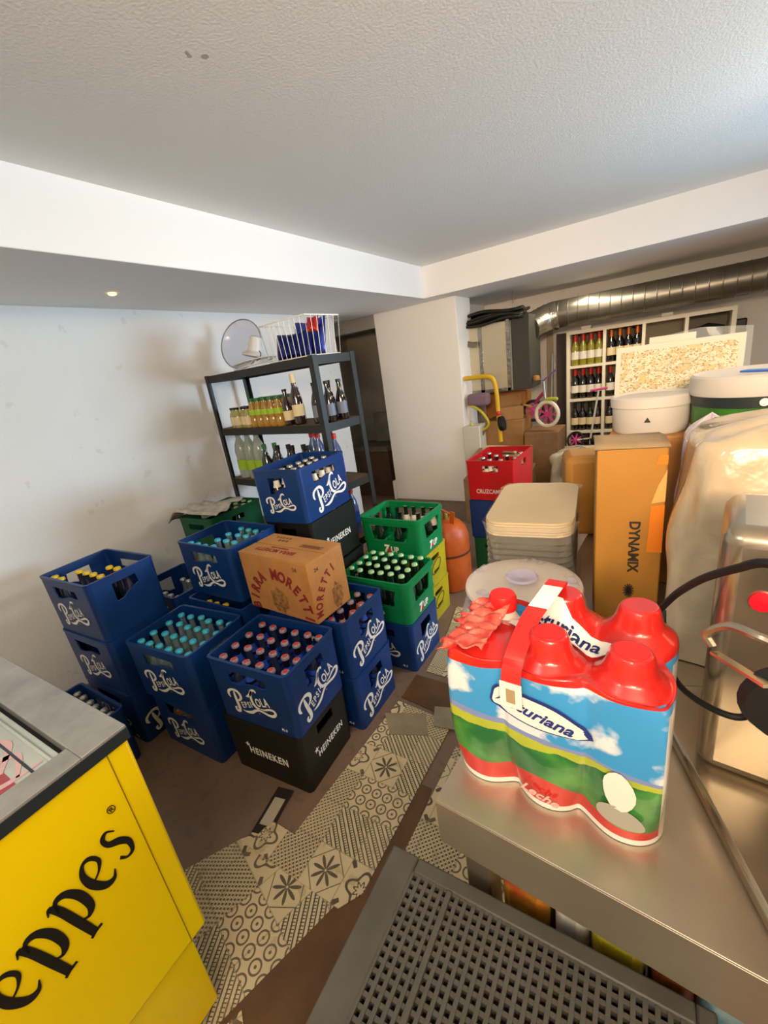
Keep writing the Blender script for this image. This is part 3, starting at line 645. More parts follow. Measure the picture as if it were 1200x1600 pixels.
mb = MB(); mb.box(0, .0012, -.041, -.0395, .30, FZ - .03); mb.obj('panel_seam', mat('seam_brown', '#8b6f06', .6), fz)  # thin brown strip along the panel boundary
mb = MB()
t0, t1 = FZ - .026, FZ
mb.box(-W_ - .004, .004, -.075, .004, t0, t1); mb.box(-W_ - .004, .004, -L_ - .004, -L_ + .075, t0, t1)
mb.box(-.05, .004, -L_, -.075, t0, t1); mb.box(-W_ - .004, -W_ + .05, -L_, -.075, t0, t1)
mb.obj('top_frame', M_fs, fz, bevel=.002)
mb = MB(); mb.box(.0042, .006, -L_, .004, t0 - .004, t1 - .006); mb.obj('edge_trim', M_fd, fz)
mb = MB(); mb.box(-W_ + .05, -.05, -.098, -.075, t0 - .03, t1 - .02); mb.obj('lid_slot', M_rub, fz)
ld = MB(); ld.box(-W_ + .05, -.05, -.66, -.085, t1 - .018, t1 - .008); ld.box(-W_ + .05, -.05, -.103, -.098, t1 - .018, t1 - .001)
ld.box(-W_ + .05, -.05, -.128, -.1235, t1 - .008, t1 - .006, 1)
lid = ld.obj('sliding_lid', [mat('frosted_lid', '#b9bfbb', .45, noise=.12, nscale=14), M_fd], fz, bevel=.001)
ld = MB(); ld.box(-W_ + .05, -.05, -L_ + .075, -.64, t1 - .032, t1 - .022); ld.obj('sliding_lid', _m['frosted_lid'], fz, bevel=.001)
mb = MB(); mb.box(-.34, -.062, -.32, -.150, t1 - .0082, t1 - .0074); st = mb.obj('red_sticker', mat('faded_red_sticker', '#9d4a52', .6), lid)
mb = MB()
for i, s in enumerate(('M', 'e')): pass
mb = MB()
ribbon(mb, [(.0, .0), (.05, .05), (.03, .09), (.09, .10), (.14, .03)], [.004, .014, .016, .014, .006], 0, .0006)
ribbon(mb, [(.02, -.02), (.08, .02), (.13, .07), (.18, .02)], [.004, .012, .014, .005], 0, .0006)
ribbon(mb, [(.10, -.02), (.16, .0), (.20, .05)], [.004, .012, .005], 0, .0006)
mb.obj('sticker_swirl', mat('faded_pink_print', '#cfa9a9', .6), st, (-.22, -.25, t1 - .0073), (0, 0, R_(30)))
# lettering on the side that faces the room, running up to the right
g = 'Schweppes'
def clet(ch, size): return text(ch, size, .012, .0008, shear=.22, sx=.9)
mb = MB()
# italics built from strokes so that they are heavy and serifed like the photograph
def let_e():
    q = MB(); ribbon(q, [(.10, .36), (.30, .42), (.47, .56), (.44, .74), (.28, .78), (.10, .62), (.03, .36), (.10, .10), (.28, .03), (.44, .14)], [.03, .04, .09, .10, .06, .13, .19, .17, .08, .02], 0, .002); return q
def let_p():
    q = MB(); ribbon(q, [(.18, .80), (.16, .55), (.08, .15), (-.02, -.32)], [.17, .17, .18, .17], 0, .002)
    ribbon(q, [(.14, .60), (.28, .78), (.46, .72), (.52, .46), (.42, .14), (.24, .02), (.12, .10)], [.03, .08, .15, .19, .16, .07, .03], 0, .002)
    ribbon(q, [(-.14, -.33), (-.02, -.315), (.16, -.33)], [.05, .05, .05], 0, .002); ribbon(q, [(.02, .72), (.12, .80), (.2, .80)], [.02, .05, .05], 0, .002); return q
def let_s():
    q = MB(); ribbon(q, [(.42, .66), (.32, .79), (.16, .74), (.14, .58), (.30, .42), (.36, .24), (.24, .05), (.08, .05), (.0, .18)], [.03, .05, .10, .13, .17, .14, .08, .05, .08], 0, .002); return q
def let_w():
    q = MB(); ribbon(q, [(.0, .8), (.10, .4), (.14, .02)], [.14, .15, .06], 0, .002); ribbon(q, [(.14, .02), (.30, .4), (.40, .78)], [.03, .05, .06], 0, .002)
    ribbon(q, [(.36, .8), (.42, .4), (.46, .02)], [.14, .15, .06], 0, .002); ribbon(q, [(.46, .02), (.62, .4), (.72, .78)], [.03, .05, .06], 0, .002); return q
def let_h():
    q = MB(); ribbon(q, [(.2, 1.2), (.14, .6), (.04, .0)], [.15, .16, .16], 0, .002); ribbon(q, [(.14, .5), (.30, .76), (.44, .66), (.42, .3), (.38, .02), (.5, .04)], [.03, .07, .14, .15, .13, .04], 0, .002); return q
def let_c():
    q = MB(); ribbon(q, [(.42, .64), (.32, .79), (.14, .66), (.03, .36), (.10, .10), (.28, .03), (.42, .14)], [.10, .06, .13, .19, .17, .08, .02], 0, .002); return q
def let_S():
    q = MB(); ribbon(q, [(.62, .95), (.50, 1.14), (.26, 1.10), (.18, .86), (.36, .62), (.50, .36), (.36, .06), (.12, .04), (.0, .26)], [.04, .06, .13, .17, .22, .18, .09, .06, .10], 0, .002); return q
seq = [(let_s, .44), (let_e, .56), (let_p, .62), (let_p, .62), (let_e, .56), (let_w, .82), (let_h, .58), (let_c, .52), (let_S, .70)]
xx = 0; cap_h = .105; UPM = None
for fn, adv in seq:
    xx -= adv; q = fn()
    mb.add([(v[0] * .84 + xx + .1, v[1], v[2]) for v in q.v], q.f)
mb.mesh(text('®', .22, .0, .001), Matrix.Translation((.30, .92, .001)))
mlet = mb.me('lettering', mat('black_enamel_lettering', '#1b1a18', .5), 0)
# face plane: x right along +Y(world) when looking at -X ; so text x -> +Y, text y -> +Z
# the side faces +X: seen from the room, right is +Y
A = Matrix.Translation((.0013, -.052, .640)) @ Matrix.Rotation(R_(90), 4, 'Z') @ Matrix.Rotation(R_(90), 4, 'X') @ Matrix.Rotation(R_(21), 4, 'Z') @ Matrix.Diagonal((.086, .112, .4, 1))
mo = MB(); mo.mesh(mlet, A); mo.obj('lettering', _m['black_enamel_lettering'], fz, smooth=0)

# ================================================================= BLACK SHELF
SHX, SHY, SHA = -1.50, 1.78, -8
SW, SD, SHT = 1.10, .32, 1.568
M_sh = mat('black_powder_steel', '#26251f', .42, metal=.2); M_osb = mat('shelf_board', '#6d5135', .8, noise=.3, nscale=20)
sh = thing('shelving_unit', 'black metal shelving unit with fibreboard shelves against the left wall', 'shelving unit', (SHX, SHY, 0), R_(SHA))
zs = [SHT, 1.215, .86, .50, .14]
for px, py in ((-SW, 0), (0, 0), (0, SD), (-SW, SD)):
    mb = MB(); sx = 1 if px < -.1 else -1; sy = 1 if py < .1 else -1
    mb.box(min(px, px + sx * .035), max(px, px + sx * .035), min(py, py + sy * .003), max(py, py + sy * .003), 0, SHT + .004)
    mb.box(min(px, px + sx * .003), max(px, px + sx * .003), min(py, py + sy * .035), max(py, py + sy * .035), 0, SHT + .004)
    mb.obj('post', M_sh, sh)
for z in zs:
    b = MB(); b.box(-SW + .003, -.003, .003, .006, z - .045, z); b.box(-SW + .003, -.003, SD - .006, SD - .003, z - .045, z)
    b.box(-SW + .003, -SW + .006, .003, SD - .003, z - .045, z); b.box(-.006, -.003, .003, SD - .003, z - .045, z)
    b.obj('shelf_rail', M_sh, sh)
    b = MB(); b.box(-SW + .008, -.008, .008, SD - .008, z - .012, z - .001); b.obj('shelf_board', M_osb, sh)
SM = Matrix.Translation((SHX, SHY, 0)) @ Matrix.Rotation(R_(SHA), 4, 'Z')
def onshelf(x, y, z): return SM @ Vector((x, y, z))
Z1, Z2 = zs[1] + .0005 - .001, zs[2] - .0005
def bott(name, prof, g, cap_prof=None, cap_m=None, lab=None, lab_m=None, n=14, extra=None):
    parts = [('body', lathe_me(prof, n, g, 'body'), [])]
    if cap_prof: parts.append(('cap', lathe_me(cap_prof, n, cap_m, 'cap'), []))
    if lab: parts.append(('label', lathe_me(lab, n, lab_m, 'label', False), []))
    if extra: parts += extra
    return Proto(name, parts)
G_juice = mat('apple_juice_glass', '#c99a3a', .08, trans=.35, spec=.7, coat=.6); G_pale = mat('pale_gold_glass', '#c9c27a', .08, trans=.35, coat=.6)
jar = bott('juice_bottle', [(.026, 0), (.028, .01), (.028, .075), (.022, .095), (.017, .105), (.017, .122)], G_pale, [(.0195, .118), (.0195, .132), (0, .1325)], C_black, [(.0285, .018), (.0285, .072)], L_cream)
tea = bott('juice_bottle', [(.026, 0), (.029, .01), (.028, .05), (.025, .06), (.029, .07), (.028, .11), (.018, .14), (.016, .165)], G_juice, [(.0195, .158), (.0195, .178), (0, .1785)], C_dgreen, [(.0295, .075), (.0292, .108)], L_lime)
dkb = bott('beer_bottle', [(.029, 0), (.030, .01), (.030, .10), (.024, .13), (.014, .155), (.012, .20)], G_brown, [(.0145, .195), (.0145, .208), (0, .2085)], C_black, [(.0305, .03), (.0305, .085)], L_cream)
tall = bott('beer_bottle', [(.033, 0), (.034, .01), (.034, .14), (.026, .18), (.015, .215), (.014, .275)], G_brown, [(.0165, .235), (.0165, .285), (0, .2855)], L_cream, [(.0345, .05), (.0345, .115)], L_cream)
ale = bott('beer_bottle', [(.029, 0), (.030, .01), (.030, .11), (.022, .145), (.013, .17), (.012, .215)], G_cola, [(.0145, .205), (.0145, .222), (0, .2225)], C_black, [(.0305, .035), (.0305, .10)], mat('slate_blue_label', '#6b7486', .5))
for i, (x, y) in enumerate([(-.955, .06), (-.895, .05), (-.835, .065), (-.77, .05), (-.925, .13), (-.86, .13)]):
    jar.place(onshelf(x, y, Z1), (0, 0, i), 'small pale-gold juice bottle with cream label and black cap on the second shelf', 'bottle', 'small cream-labelled bottles on the second shelf')
for i, (x, y) in enumerate([(-.71 + .068 * k, .055) for k in range(5)] + [(-.69 + .068 * k, .125) for k in range(5)]):
    tea.place(onshelf(x, y, Z1), (0, 0, i), 'amber juice bottle with lime label and green cap on the second shelf', 'bottle', 'green-capped juice bottles on the second shelf')
dkb.place(onshelf(-.36, .06, Z1), label='brown beer bottle with a cream label right of the green-capped bottles', cat='bottle')
dkb.place(onshelf(-.335, .13, Z1), label='brown beer bottle standing behind the cream-labelled beer bottle', cat='bottle')
tall.place(onshelf(-.275, .07, Z1), label='tall brown bottle with cream neck and round cream label beside the front post', cat='bottle')
for i, (x, y) in enumerate([(-.12, .08), (-.05, .11), (-.045, .20), (-.11, .18), (-.18, .16)]):
    ale.place(onshelf(x, y, Z1), (0, 0, i), 'black glass bottle with slate-blue label at the right end of the second shelf', 'bottle', 'black bottles at the right end of the second shelf')
G_big = mat('clear_milky_plastic', '#b9bfae', .15, trans=.45, coat=.4)
big = bott('water_bottle', [(.040, 0), (.045, .015), (.044, .10), (.042, .15), (.045, .19), (.036, .235), (.018, .275), (.015, .29)], G_big, [(.017, .285), (.017, .30), (0, .3005)], mat('clear_cap', '#c3c8c0', .3, trans=.3), [(.0455, .06), (.0450, .13)], L_lime)
for i, (x, y) in enumerate([(-.99, .07), (-.885, .075), (-.785, .08)]):
    big.place(onshelf(x, y, Z2), (0, 0, i), 'large clear bottle with a lime label on the third shelf', 'bottle', 'large clear bottles on the third shelf')
grn = bott('wine_bottle', [(.034, 0), (.035, .01), (.035, .13), (.02, .165), (.014, .19), (.014, .235)], G_green, [(.0155, .205), (.0155, .237), (0, .2375)], C_dgreen)
for i, (x, y) in enumerate([(-.69, .06), (-.63, .1)]): grn.place(onshelf(x, y, Z2), label='green bottle with a green neck on the third shelf beside the large clear bottles', cat='bottle', group='green-necked bottles on the third shelf')
blk = bott('wine_bottle', [(.034, 0), (.035, .01), (.035, .12), (.02, .155), (.014, .175), (.014, .225)], G_cola, [(.0155, .2), (.0155, .227), (0, .2275)], C_black)
for i in range(5): blk.place(onshelf(-.56 + .075 * i, .07 + .03 * (i % 2), Z2), label='dark bottle with a black neck in the middle of the third shelf', cat='bottle', group='black-necked bottles on the third shelf')
redc = bott('soda_bottle', [(.036, 0), (.038, .015), (.037, .17), (.030, .21), (.014, .25), (.013, .27)], mat('blue_tinted_plastic', '#5a6fa0', .15, trans=.45, coat=.4), [(.017, .262), (.017, .288), (0, .2885)], C_redc, [(.0385, .07), (.0382, .14)], L_blue)
for i, (x, y) in enumerate([(-.30, .15), (-.225, .13), (-.21, .22)]): redc.place(onshelf(x, y, Z2), label='bluish plastic bottle with a red cap left of the front post on the third shelf', cat='bottle', group='red-capped bottles left of the front post')
redc.place(onshelf(-.055, .10, Z2), label='bluish plastic soda bottle with a red cap at the right end of the third shelf', cat='bottle')
redc.place(onshelf(-.1, .2, zs[3]), label='soda bottle with a red cap on the low shelf behind the green crate', cat='bottle')
cb = MB().box(-.11, .11, -.10, .10, 0, .22).obj('parcel', mat('faded_red_carton', '#8a4636', .7, noise=.3, nscale=10, col2='#8d8170'), None, onshelf(-.26, .16, zs[3]), R_(SHA), bevel=.003)
tag(cb, 'faded red and grey carton on the low shelf behind the stacked black crate', 'carton')
# wire basket with bags of snacks
bs = thing('wire_basket', 'white wire basket on top of the black shelf holding blue foil bags', 'basket', onshelf(-.235, .16, SHT + .002), R_(SHA + 4))
M_ww = mat('white_coated_wire', '#e8e6e0', .4)
bw, bd, bh, fl_ = .165, .12, .20, 1.10
mb = MB()
def ringp(k, z): return [(-bw * k, -bd * k, z), (bw * k, -bd * k, z), (bw * k, bd * k, z), (-bw * k, bd * k, z)]
mb.tube(ringp(fl_, bh), .0035, 6, closed=True); mb.tube(ringp(1.08, bh * .55), .0022, 6, closed=True) if 0 else None; mb.tube(ringp(1, .004), .003, 6, closed=True)
for side in range(4):
    a = ringp(1, .004); b = ringp(fl_, bh); n = 9 if side % 2 == 0 else 6
    for k in range(n + 1):
        t = k / n; p = Vector(a[side]).lerp(Vector(a[(side + 1) % 4]), t); q = Vector(b[side]).lerp(Vector(b[(side + 1) % 4]), t); mb.tube([p, q], .0018, 5)
for k in range(7): x = -bw + 2 * bw * k / 6; mb.tube([(x, -bd, .004), (x, bd, .004)], .0018, 5)
mb.obj('wire_frame', M_ww, bs)
mb = MB(); mb.tube([(-bw * fl_, -.06, bh), (-bw * fl_ - .0, -.06, bh + .028), (-bw * fl_, .06, bh + .028), (-bw * fl_, .06, bh)], .003, 6); mb.obj('handle', M_ww, bs)
def bag(name, label, loc, rx, rz, s, m, cat='bag'):
    mb = MB()
    def f(u, v, sg):
        x = (u - .5); y = (v - .5); e = max(0, 1 - (2 * abs(x)) ** 3) * max(0, 1 - (2 * abs(y)) ** 4)
        return (x * s[0], y * s[1] * (1 - .1 * math.cos(6 * x)), sg * s[2] * .5 * e ** .5 + .006 * math.sin(22 * x + 9 * y) * e)
    N = 14; mb.grid(N, N, lambda u, v: f(u, v, 1)); mb.grid(N, N, lambda u, v: f(1 - u, v, -1))
    o = mb.obj(name, m, None, loc, (rx, 0, rz), smooth=60); return tag(o, label, cat)
M_foil_b = mat('blue_foil', '#1d2a8c', .22, metal=.55, noise=.6, nscale=14, col2='#3d56c0', bump=.3, bscale=18)
M_foil_b2 = mat('navy_foil', '#161f6a', .2, metal=.6, bump=.3, bscale=15)
bag('snack_bag', 'crinkled blue and red foil bag, larger, in the white wire basket', onshelf(-.215, .205, SHT + .105), R_(78), R_(-6), (.25, .19, .055), M_foil_b)
bag('snack_bag', 'navy foil bag leaning at the left inside the wire basket', onshelf(-.255, .110, SHT + .075), R_(78), R_(-2), (.27, .14, .05), M_foil_b2)
bag('snack_bag', 'small red foil bag at the bottom left of the wire basket', onshelf(-.365, .15, SHT + .032), R_(20), R_(15), (.06, .08, .04), mat('red_foil', '#b8322c', .3, metal=.4))
bag('snack_bag', 'small red foil bag at the upper right inside the wire basket', onshelf(-.115, .150, SHT + .165), R_(70), R_(10), (.07, .08, .03), mat('red_foil', '#b8322c', .3, metal=.4))
# desk fan lying on the shelf
fan = thing('desk_fan', 'white desk fan lying in pieces in clear film on top of the black shelf', 'fan', onshelf(-.83, .16, SHT + .002), R_(SHA))
M_fp = mat('white_fan_plastic', '#dcd9d2', .4); M_film = mat('bluish_clear_film', '#b9bedb', .12, trans=.0, alpha=.5, coat=.3)
mb = MB(); mb.lathe([(.0, .0), (.08, .004), (.13, .02), (.16, .05)], 28, cap=False)
g1 = mb.obj('guard_film', M_film, fan, (-.10, .10, .155), (R_(72), R_(8), R_(18)))
mb = MB(); mb.tube([(.162 * math.cos(a * .2094), .162 * math.sin(a * .2094), .05) for a in range(30)], .004, 6, closed=True); mb.obj('guard_rim', mat('grey_guard_rim', '#8f8c98', .4), g1)
mb = MB(); mb.tube([(.14 * math.cos(a * .2094), .14 * math.sin(a * .2094), 0) for a in range(30)], .005, 6, closed=True)
mb.tube([(.14 * math.cos(a * .2094), .14 * math.sin(a * .2094), .03) for a in range(30)], .004, 6, closed=True)
for k in range(60):
    a = k * math.pi / 30; mb.tube([(.14 * math.cos(a), .14 * math.sin(a), 0), (.14 * math.cos(a), .14 * math.sin(a), .03), (.03 * math.cos(a), .03 * math.sin(a), .045)], .0012, 4)
mb.obj('rear_guard', M_fp, fan, (.11, .0, .012), (R_(3), R_(-6), 0))
mb = MB(); mb.lathe([(.075, 0), (.078, .012), (.06, .022), (.045, .035), (.042, .09), (.038, .12), (.02, .13)], 24); mb.obj('motor_housing', M_fp, fan, (.04, .05, .075), (R_(-14), R_(10), 0))
mb = MB(); mb.tube([(.15, .02, .10), (.19, .0, .08), (.20, -.02, .05), (.18, -.04, .04)], .003, 6); mb.obj('power_cord', M_rub, fan)
# ================================================================= STEEL TABLE AND WHAT STANDS ON IT
TZ = .87
M_ss = mat('brushed_stainless_steel', '#c2b59f', .36, metal=.8, noise=.15, nscale=6, col2='#b3a593', bump=.02, bscale=200)
tb = thing('steel_table', 'stainless steel work table carrying the milk pack and boxes', 'table', (-.235, .369, 0), R_(-4.2))
TL, TW = 1.55, .95
mb = MB(); mb.box(0, TW, 0, TL, TZ - .003, TZ); mb.box(0, TW, 0, .002, TZ - .084, TZ - .003); mb.box(0, .002, 0, TL, TZ - .084, TZ - .003); mb.box(TW - .002, TW, 0, TL, TZ - .084, TZ - .003); mb.box(0, TW, TL - .002, TL, TZ - .084, TZ - .003)
mb.obj('worktop', M_ss, tb, bevel=.0012)
for x in (.02, TW - .06):
    for y in (.03, TL - .07): MB().box(x, x + .04, y, y + .04, 0, TZ - .0035).obj('leg', M_ss, tb, bevel=.003)
MB().box(.03, TW - .03, .04, TL - .03, .40, .42).obj('undershelf', M_ss, tb)
TM = Matrix.Translation((-.235, .369, 0)) @ Matrix.Rotation(R_(-4.2), 4, 'Z')
# goods on the undershelf
def carton(name, label, cat, loc, rz, s, m, bevel=.004, parent=None):
    o = MB().box(-s[0] / 2, s[0] / 2, -s[1] / 2, s[1] / 2, 0, s[2]).obj(name, m, parent, loc, (0, 0, rz), bevel=bevel)
    return tag(o, label, cat) if label else o
M_pk1 = mat('red_yellow_wrap', '#c93a2c', .3, noise=.9, nscale=9, col2='#d8cf2a', coat=.5)
M_pk2 = mat('lime_wrap', '#c4cc24', .3, noise=.7, nscale=8, col2='#a8622a', coat=.5)
M_pk3 = mat('teal_wrap', '#2f6f80', .25, noise=.9, nscale=10, col2='#b5cfd2', coat=.5)
M_pk4 = mat('navy_grey_wrap', '#33364e', .3, noise=.9, nscale=10, col2='#8f8a7c', coat=.5)
M_pk5 = mat('white_wrap', '#d8d2c4', .3, noise=.3, nscale=9, coat=.5); M_pk6 = mat('brown_wrap', '#8a4a22', .35, noise=.4, nscale=9, coat=.4)
for i, (x, w_, hh, m, lb) in enumerate(((.105, .07, .31, M_pk1, 'red and yellow plastic-wrapped packet under the steel table, leftmost'), (.168, .045, .32, M_pk5, 'white packet under the steel table right of the red and yellow one'), (.228, .065, .31, M_pk2, 'lime and brown wrapped packet under the steel table'), (.286, .045, .30, M_pk6, 'brown wrapped packet under the steel table between lime and teal ones'), (.358, .09, .305, M_pk3, 'teal and white wrapped packet in the middle under the steel table'), (.455, .09, .29, M_pk4, 'navy and grey wrapped packet under the steel table, rightmost'))):
    p = TM @ Vector((x, .12, .4205)); carton('wrapped_packet', lb, 'packet', p, R_(-4 + 2 * (i % 2)), (w_, .16, hh), m, .015)
# ---- milk pack
M_mw, nt, b, tc, x, y, z = xnodes('printed_shrink_wrap', rough=.28, coat=.5)
n1 = nnoise(nt, tc, 13, 4); n2 = nnoise(nt, tc, 5, 3); n3 = nnoise(nt, tc, 30, 4)
zz = z + x * .10
c = nmix(nt, (n1 - .50).f('MAXIMUM', 0.0) * 5.0, '#226a35', '#4e9a3e')                       # hills
c = nmix(nt, (zz > (n2 * .10 + n3 * .02 + .060)) * 1.0, c, nmix(nt, n1, '#8a9a2e', '#c9cf4a'))   # bright ridge
c = nmix(nt, (zz > (n2 * .06 + n3 * .012 + .098)) * 1.0, c, '#7f8fc0')                            # far haze
cl01 = lambda q: q.f('MAXIMUM', 0.0).f('MINIMUM', 1.0)
sky = nmix(nt, cl01((n1 - .53) * 14.0) * .9, '#3f97d2', '#e4e8ea')
c = nmix(nt, (zz > (n2 * .03 + .126)) * 1.0, c, sky)
redc_ = nmix(nt, n3, '#bf1c19', '#cc2a22')
lob = (x * 34.0).f('COSINE') * .012
c = nmix(nt, (zz < (lob + .047)) * 1.0, c, redc_)
c = nmix(nt, (z < .010), c, '#e8e2da')
c = nmix(nt, (z + x * -.05) > .238, c, redc_)
side = x > .136
c = nmix(nt, side * (z < .235) * .85, c, '#d9d2c6')
setc(nt, b, c)
pk = thing('milk_pack', 'six-bottle milk pack in red, blue and green wrap at the front of the steel table', 'milk pack', (-.094, .505, TZ + .001), R_(-3.0)); pk.scale = (.94, .88, .86)
r0 = .046; px = [-.094, 0, .094]; py = [-.047, .047]
M_milk = mat('white_milk_plastic', '#e9e3d8', .4)
mcap = lathe_me([(.019, .262), (.0215, .264), (.0215, .286), (.019, .292), (0, .2925)], 20, mat('red_milk_cap', '#d6221f', .35), 'cap')
mbody = lathe_me([(.040, .002), (.043, .008), (.0445, .06), (.0445, .19), (.040, .215), (.024, .245), (.017, .26), (.017, .275)], 24, M_milk, 'bottle')
for yy in py:
    for xx in px:
        bo = link('bottle', mbody, pk, (xx, yy, -.012 if (xx < -.05 and yy > 0) else (-.034 if xx < -.05 else 0))); link('cap', mcap, bo)
def hgt(X, Y):
    h = .215
    for yy in py:
        for xx in px:
            d = math.hypot(X - xx, Y - yy)
            if xx < -.05 and yy > 0: pr = .215
            elif xx < -.05: pr = .262 - d * .3
            else: pr = (.303 if d < .024 else (.303 - (d - .024) * 5 if d < .030 else .273 - (d - .030) * 1.0)) - (.012 if yy < 0 else 0)
            h = max(h, pr)
    return max(h, (.222 if X < -.055 and Y > .01 else .246) + .006 * math.sin(40 * X) * math.sin(50 * Y))
def outline(t):
    """rounded footprint of the six bottles with shallow scallops"""
    a = 2 * math.pi * t; best = 0
    dx, dy = math.cos(a), math.sin(a)
    # support of circles plus a slack for the film between them
    for yy in py:
        for xx in px:
            bq = dx * xx + dy * yy; cq = xx * xx + yy * yy - (r0 + .0015) ** 2; D = bq * bq - cq
            if D > 0: best = max(best, bq + math.sqrt(D))
    return best
N = 144; rad = []
for k in range(N): rad.append(outline(k / N))
sm = rad[:]
for _ in range(3): sm = [max(rad[k], (sm[k - 1] + sm[(k + 1) % N] + sm[k]) / 3) for k in range(N)]
box_r = []
for k in range(N):
    a = 2 * math.pi * k / N; ex, ey = .1415, .0945
    box_r.append(min(ex / max(abs(math.cos(a)), 1e-6), ey / max(abs(math.sin(a)), 1e-6)))
vs = []; fs = []; levels = [(.0, 0), (.012, 0), (.03, .25), (.06, .6), (.10, .85), (.15, .85), (.20, .8), (.235, .6), (.250, .35)]
for zl, bl in levels:
    for k in range(N):
        a = 2 * math.pi * k / N; rr = sm[k] + (min(box_r[k], sm[k] + .022) - sm[k]) * bl; vs.append((rr * math.cos(a), rr * math.sin(a), zl + (0 if zl < .02 else .002 * math.sin(11 * a + zl * 60))))
nl = len(levels)
for ring in range(1, 41):
    t = 1 - ring / 41
    for k in range(N):
        a = 2 * math.pi * k / N; rr = sm[k] + (min(box_r[k], sm[k] + .022) - sm[k]) * .3
        qx = rr * math.cos(a); qy = rr * math.sin(a)
        cx = max(-.05, min(.05, qx)); qx = cx + (qx - cx) * t if ring < 40 else cx; qy = qy * t
        vs.append((qx, qy, hgt(qx, qy)))
tot = nl + 40
for i in range(tot - 1):
    for k in range(N): k2 = (k + 1) % N; fs.append((i * N + k, i * N + k2, (i + 1) * N + k2, (i + 1) * N + k))
wr = MB().add(vs, fs).obj('shrink_wrap', M_mw, pk, smooth=60)
sd = wr.modifiers.new('sub', 'SUBSURF'); sd.levels = 1; sd.render_levels = 1
# white oval brand patches and lettering
M_wo = mat('white_oval_print', '#e8e6e0', .35, coat=.4); M_navy = mat('navy_print', '#27357a', .4)
def wrapf(v, z0, dz, rise):     # bend onto front of pack
    X = v.x; Z = z0 + v.y; k = int(((math.atan2(-1, 0) / (2 * math.pi)) % 1) * N)
    best = -.09
    a = math.atan2(-.09, X) % (2 * math.pi); kk = a / (2 * math.pi) * N; i0 = int(kk) % N
    fr = kk - int(kk); i1 = (i0 + 1) % N; g_ = lambda i: sm[i] + (min(box_r[i], sm[i] + .022) - sm[i]) * .85; rr = g_(i0) * (1 - fr) + g_(i1) * fr
    Y = rr * math.sin(a)
    return Vector((X, Y - .0045 - v.z, Z + X * rise))
def blob(w, h, n=28, wob=.12): return [(w * math.cos(i * 2 * math.pi / n) * (1 + wob * math.cos(3 * i * 2 * math.pi / n)), h * math.sin(i * 2 * math.pi / n) * (1 + wob * math.sin(2 * i * 2 * math.pi / n))) for i in range(n)]
def fan_fill(poly, z=0, rings=5):
    m = MB(); n = len(poly); v = []; f = []
    for r in range(rings + 1):
        for p in poly: v.append((p[0] * (1 - r / rings * .999), p[1] * (1 - r / rings * .999), z))
    for r in range(rings):
        for k in range(n): f.append((r * n + k, r * n + (k + 1) % n, (r + 1) * n + (k + 1) % n, (r + 1) * n + k))
    return m.add(v, f)
def bent(mb, z0, x0, rise, nm, m, tilt=0, dz=0):
    mm = MB().add([wrapf(Matrix.Rotation(R_(tilt), 3, 'Z') @ Vector(v) + Vector((x0, 0, 0)), z0, 0, rise) for v in mb.v], mb.f)
    return mm.obj(nm, m, wr, smooth=60)
bent(fan_fill(blob(.066, .027), -.0012), .184, -.010, -.02, 'oval_outline', M_navy, -12)
bent(fan_fill(blob(.062, .023), .0004), .184, -.010, -.02, 'white_oval', M_wo, -12)
tx = text('Asturiana', .026, .02, .0004, shear=.3)
q = MB().mesh(tx, Matrix.Translation((0, -.008, .001))); bent(q, .184, -.010, -.02, 'lettering', M_navy, -12)
bent(fan_fill(blob(.018, .034, 16, .05), 0), .098, .092, 0, 'milk_glass_print', mat('white_glass_print', '#ece6da', .4), 8)
bent(fan_fill(blob(.028, .018, 20, .04), 0), .052, .094, 0, 'grey_badge', mat('grey_badge_print', '#a9a498', .5), -14)
q = MB().mesh(text('Leche', .022, .02, .0004, shear=.3), Matrix.Translation((0, -.006, .001))); bent(q, .028, -.005, 0, 'lettering', mat('pale_pink_print', '#e8b0a8', .5), -14)
tf = MB(); random.seed(3)
def tff(u, v):
    e = .5 + .5 * math.sin(31 * v) * math.sin(17 * v + 2)
    return (-.078 - (.060 + .018 * e) * u, -.092 + .150 * v + .004 * math.sin(12 * u + 20 * v), .265 - .022 * u * u + .0045 * math.sin(46 * v + 3 * u) * (.3 + u) + .003 * math.sin(15 * u + 9 * v))
tf.grid(14, 60, tff)
o = tf.obj('torn_film', mat('torn_red_film', '#c0241e', .35, coat=.3, noise=.6, nscale=34, col2='#e07a66'), wr, smooth=60); o.modifiers.new('s', 'SOLIDIFY').thickness = .001
# white banner on top and carrying strap
mb = MB()
def sx_(u, v):
    X = -.075 + .155 * u; Y = .022 - .034 * u + (v - .5) * .036 * (1 - .5 * (2 * u - 1) ** 4); return (X, Y, hgt(X, Y) + .004)
mb.grid(24, 5, sx_); mb.obj('white_banner', M_wo, wr, smooth=60)
q = MB(); t_ = text('Asturiana', .028, .02, .0002, shear=.3)
q.mesh(t_, f=lambda v: (lambda X, Y: Vector((X, Y, hgt(X, Y) + .0055)))(v.x * 1.0 + .0, .0 - (v.x) * .22 + v.y - .003)); q.obj('lettering', M_navy, wr, smooth=0)
mb = MB(); sp_ = []
P = bez([(-.020, .070, .285), (-.010, .052, .320), (-.018, .010, .312), (-.030, -.030, .292), (-.034, -.085, .268), (-.036, -.1005, .240), (-.036, -.1015, .200)], 6)
vs = []; fs = []
for i, p in enumerate(P):
    for s in (-1, 1): vs.append((p.x + s * .013, p.y, p.z)); vs.append((p.x + s * .013, p.y - .0012, p.z - .0012))
n = len(P)
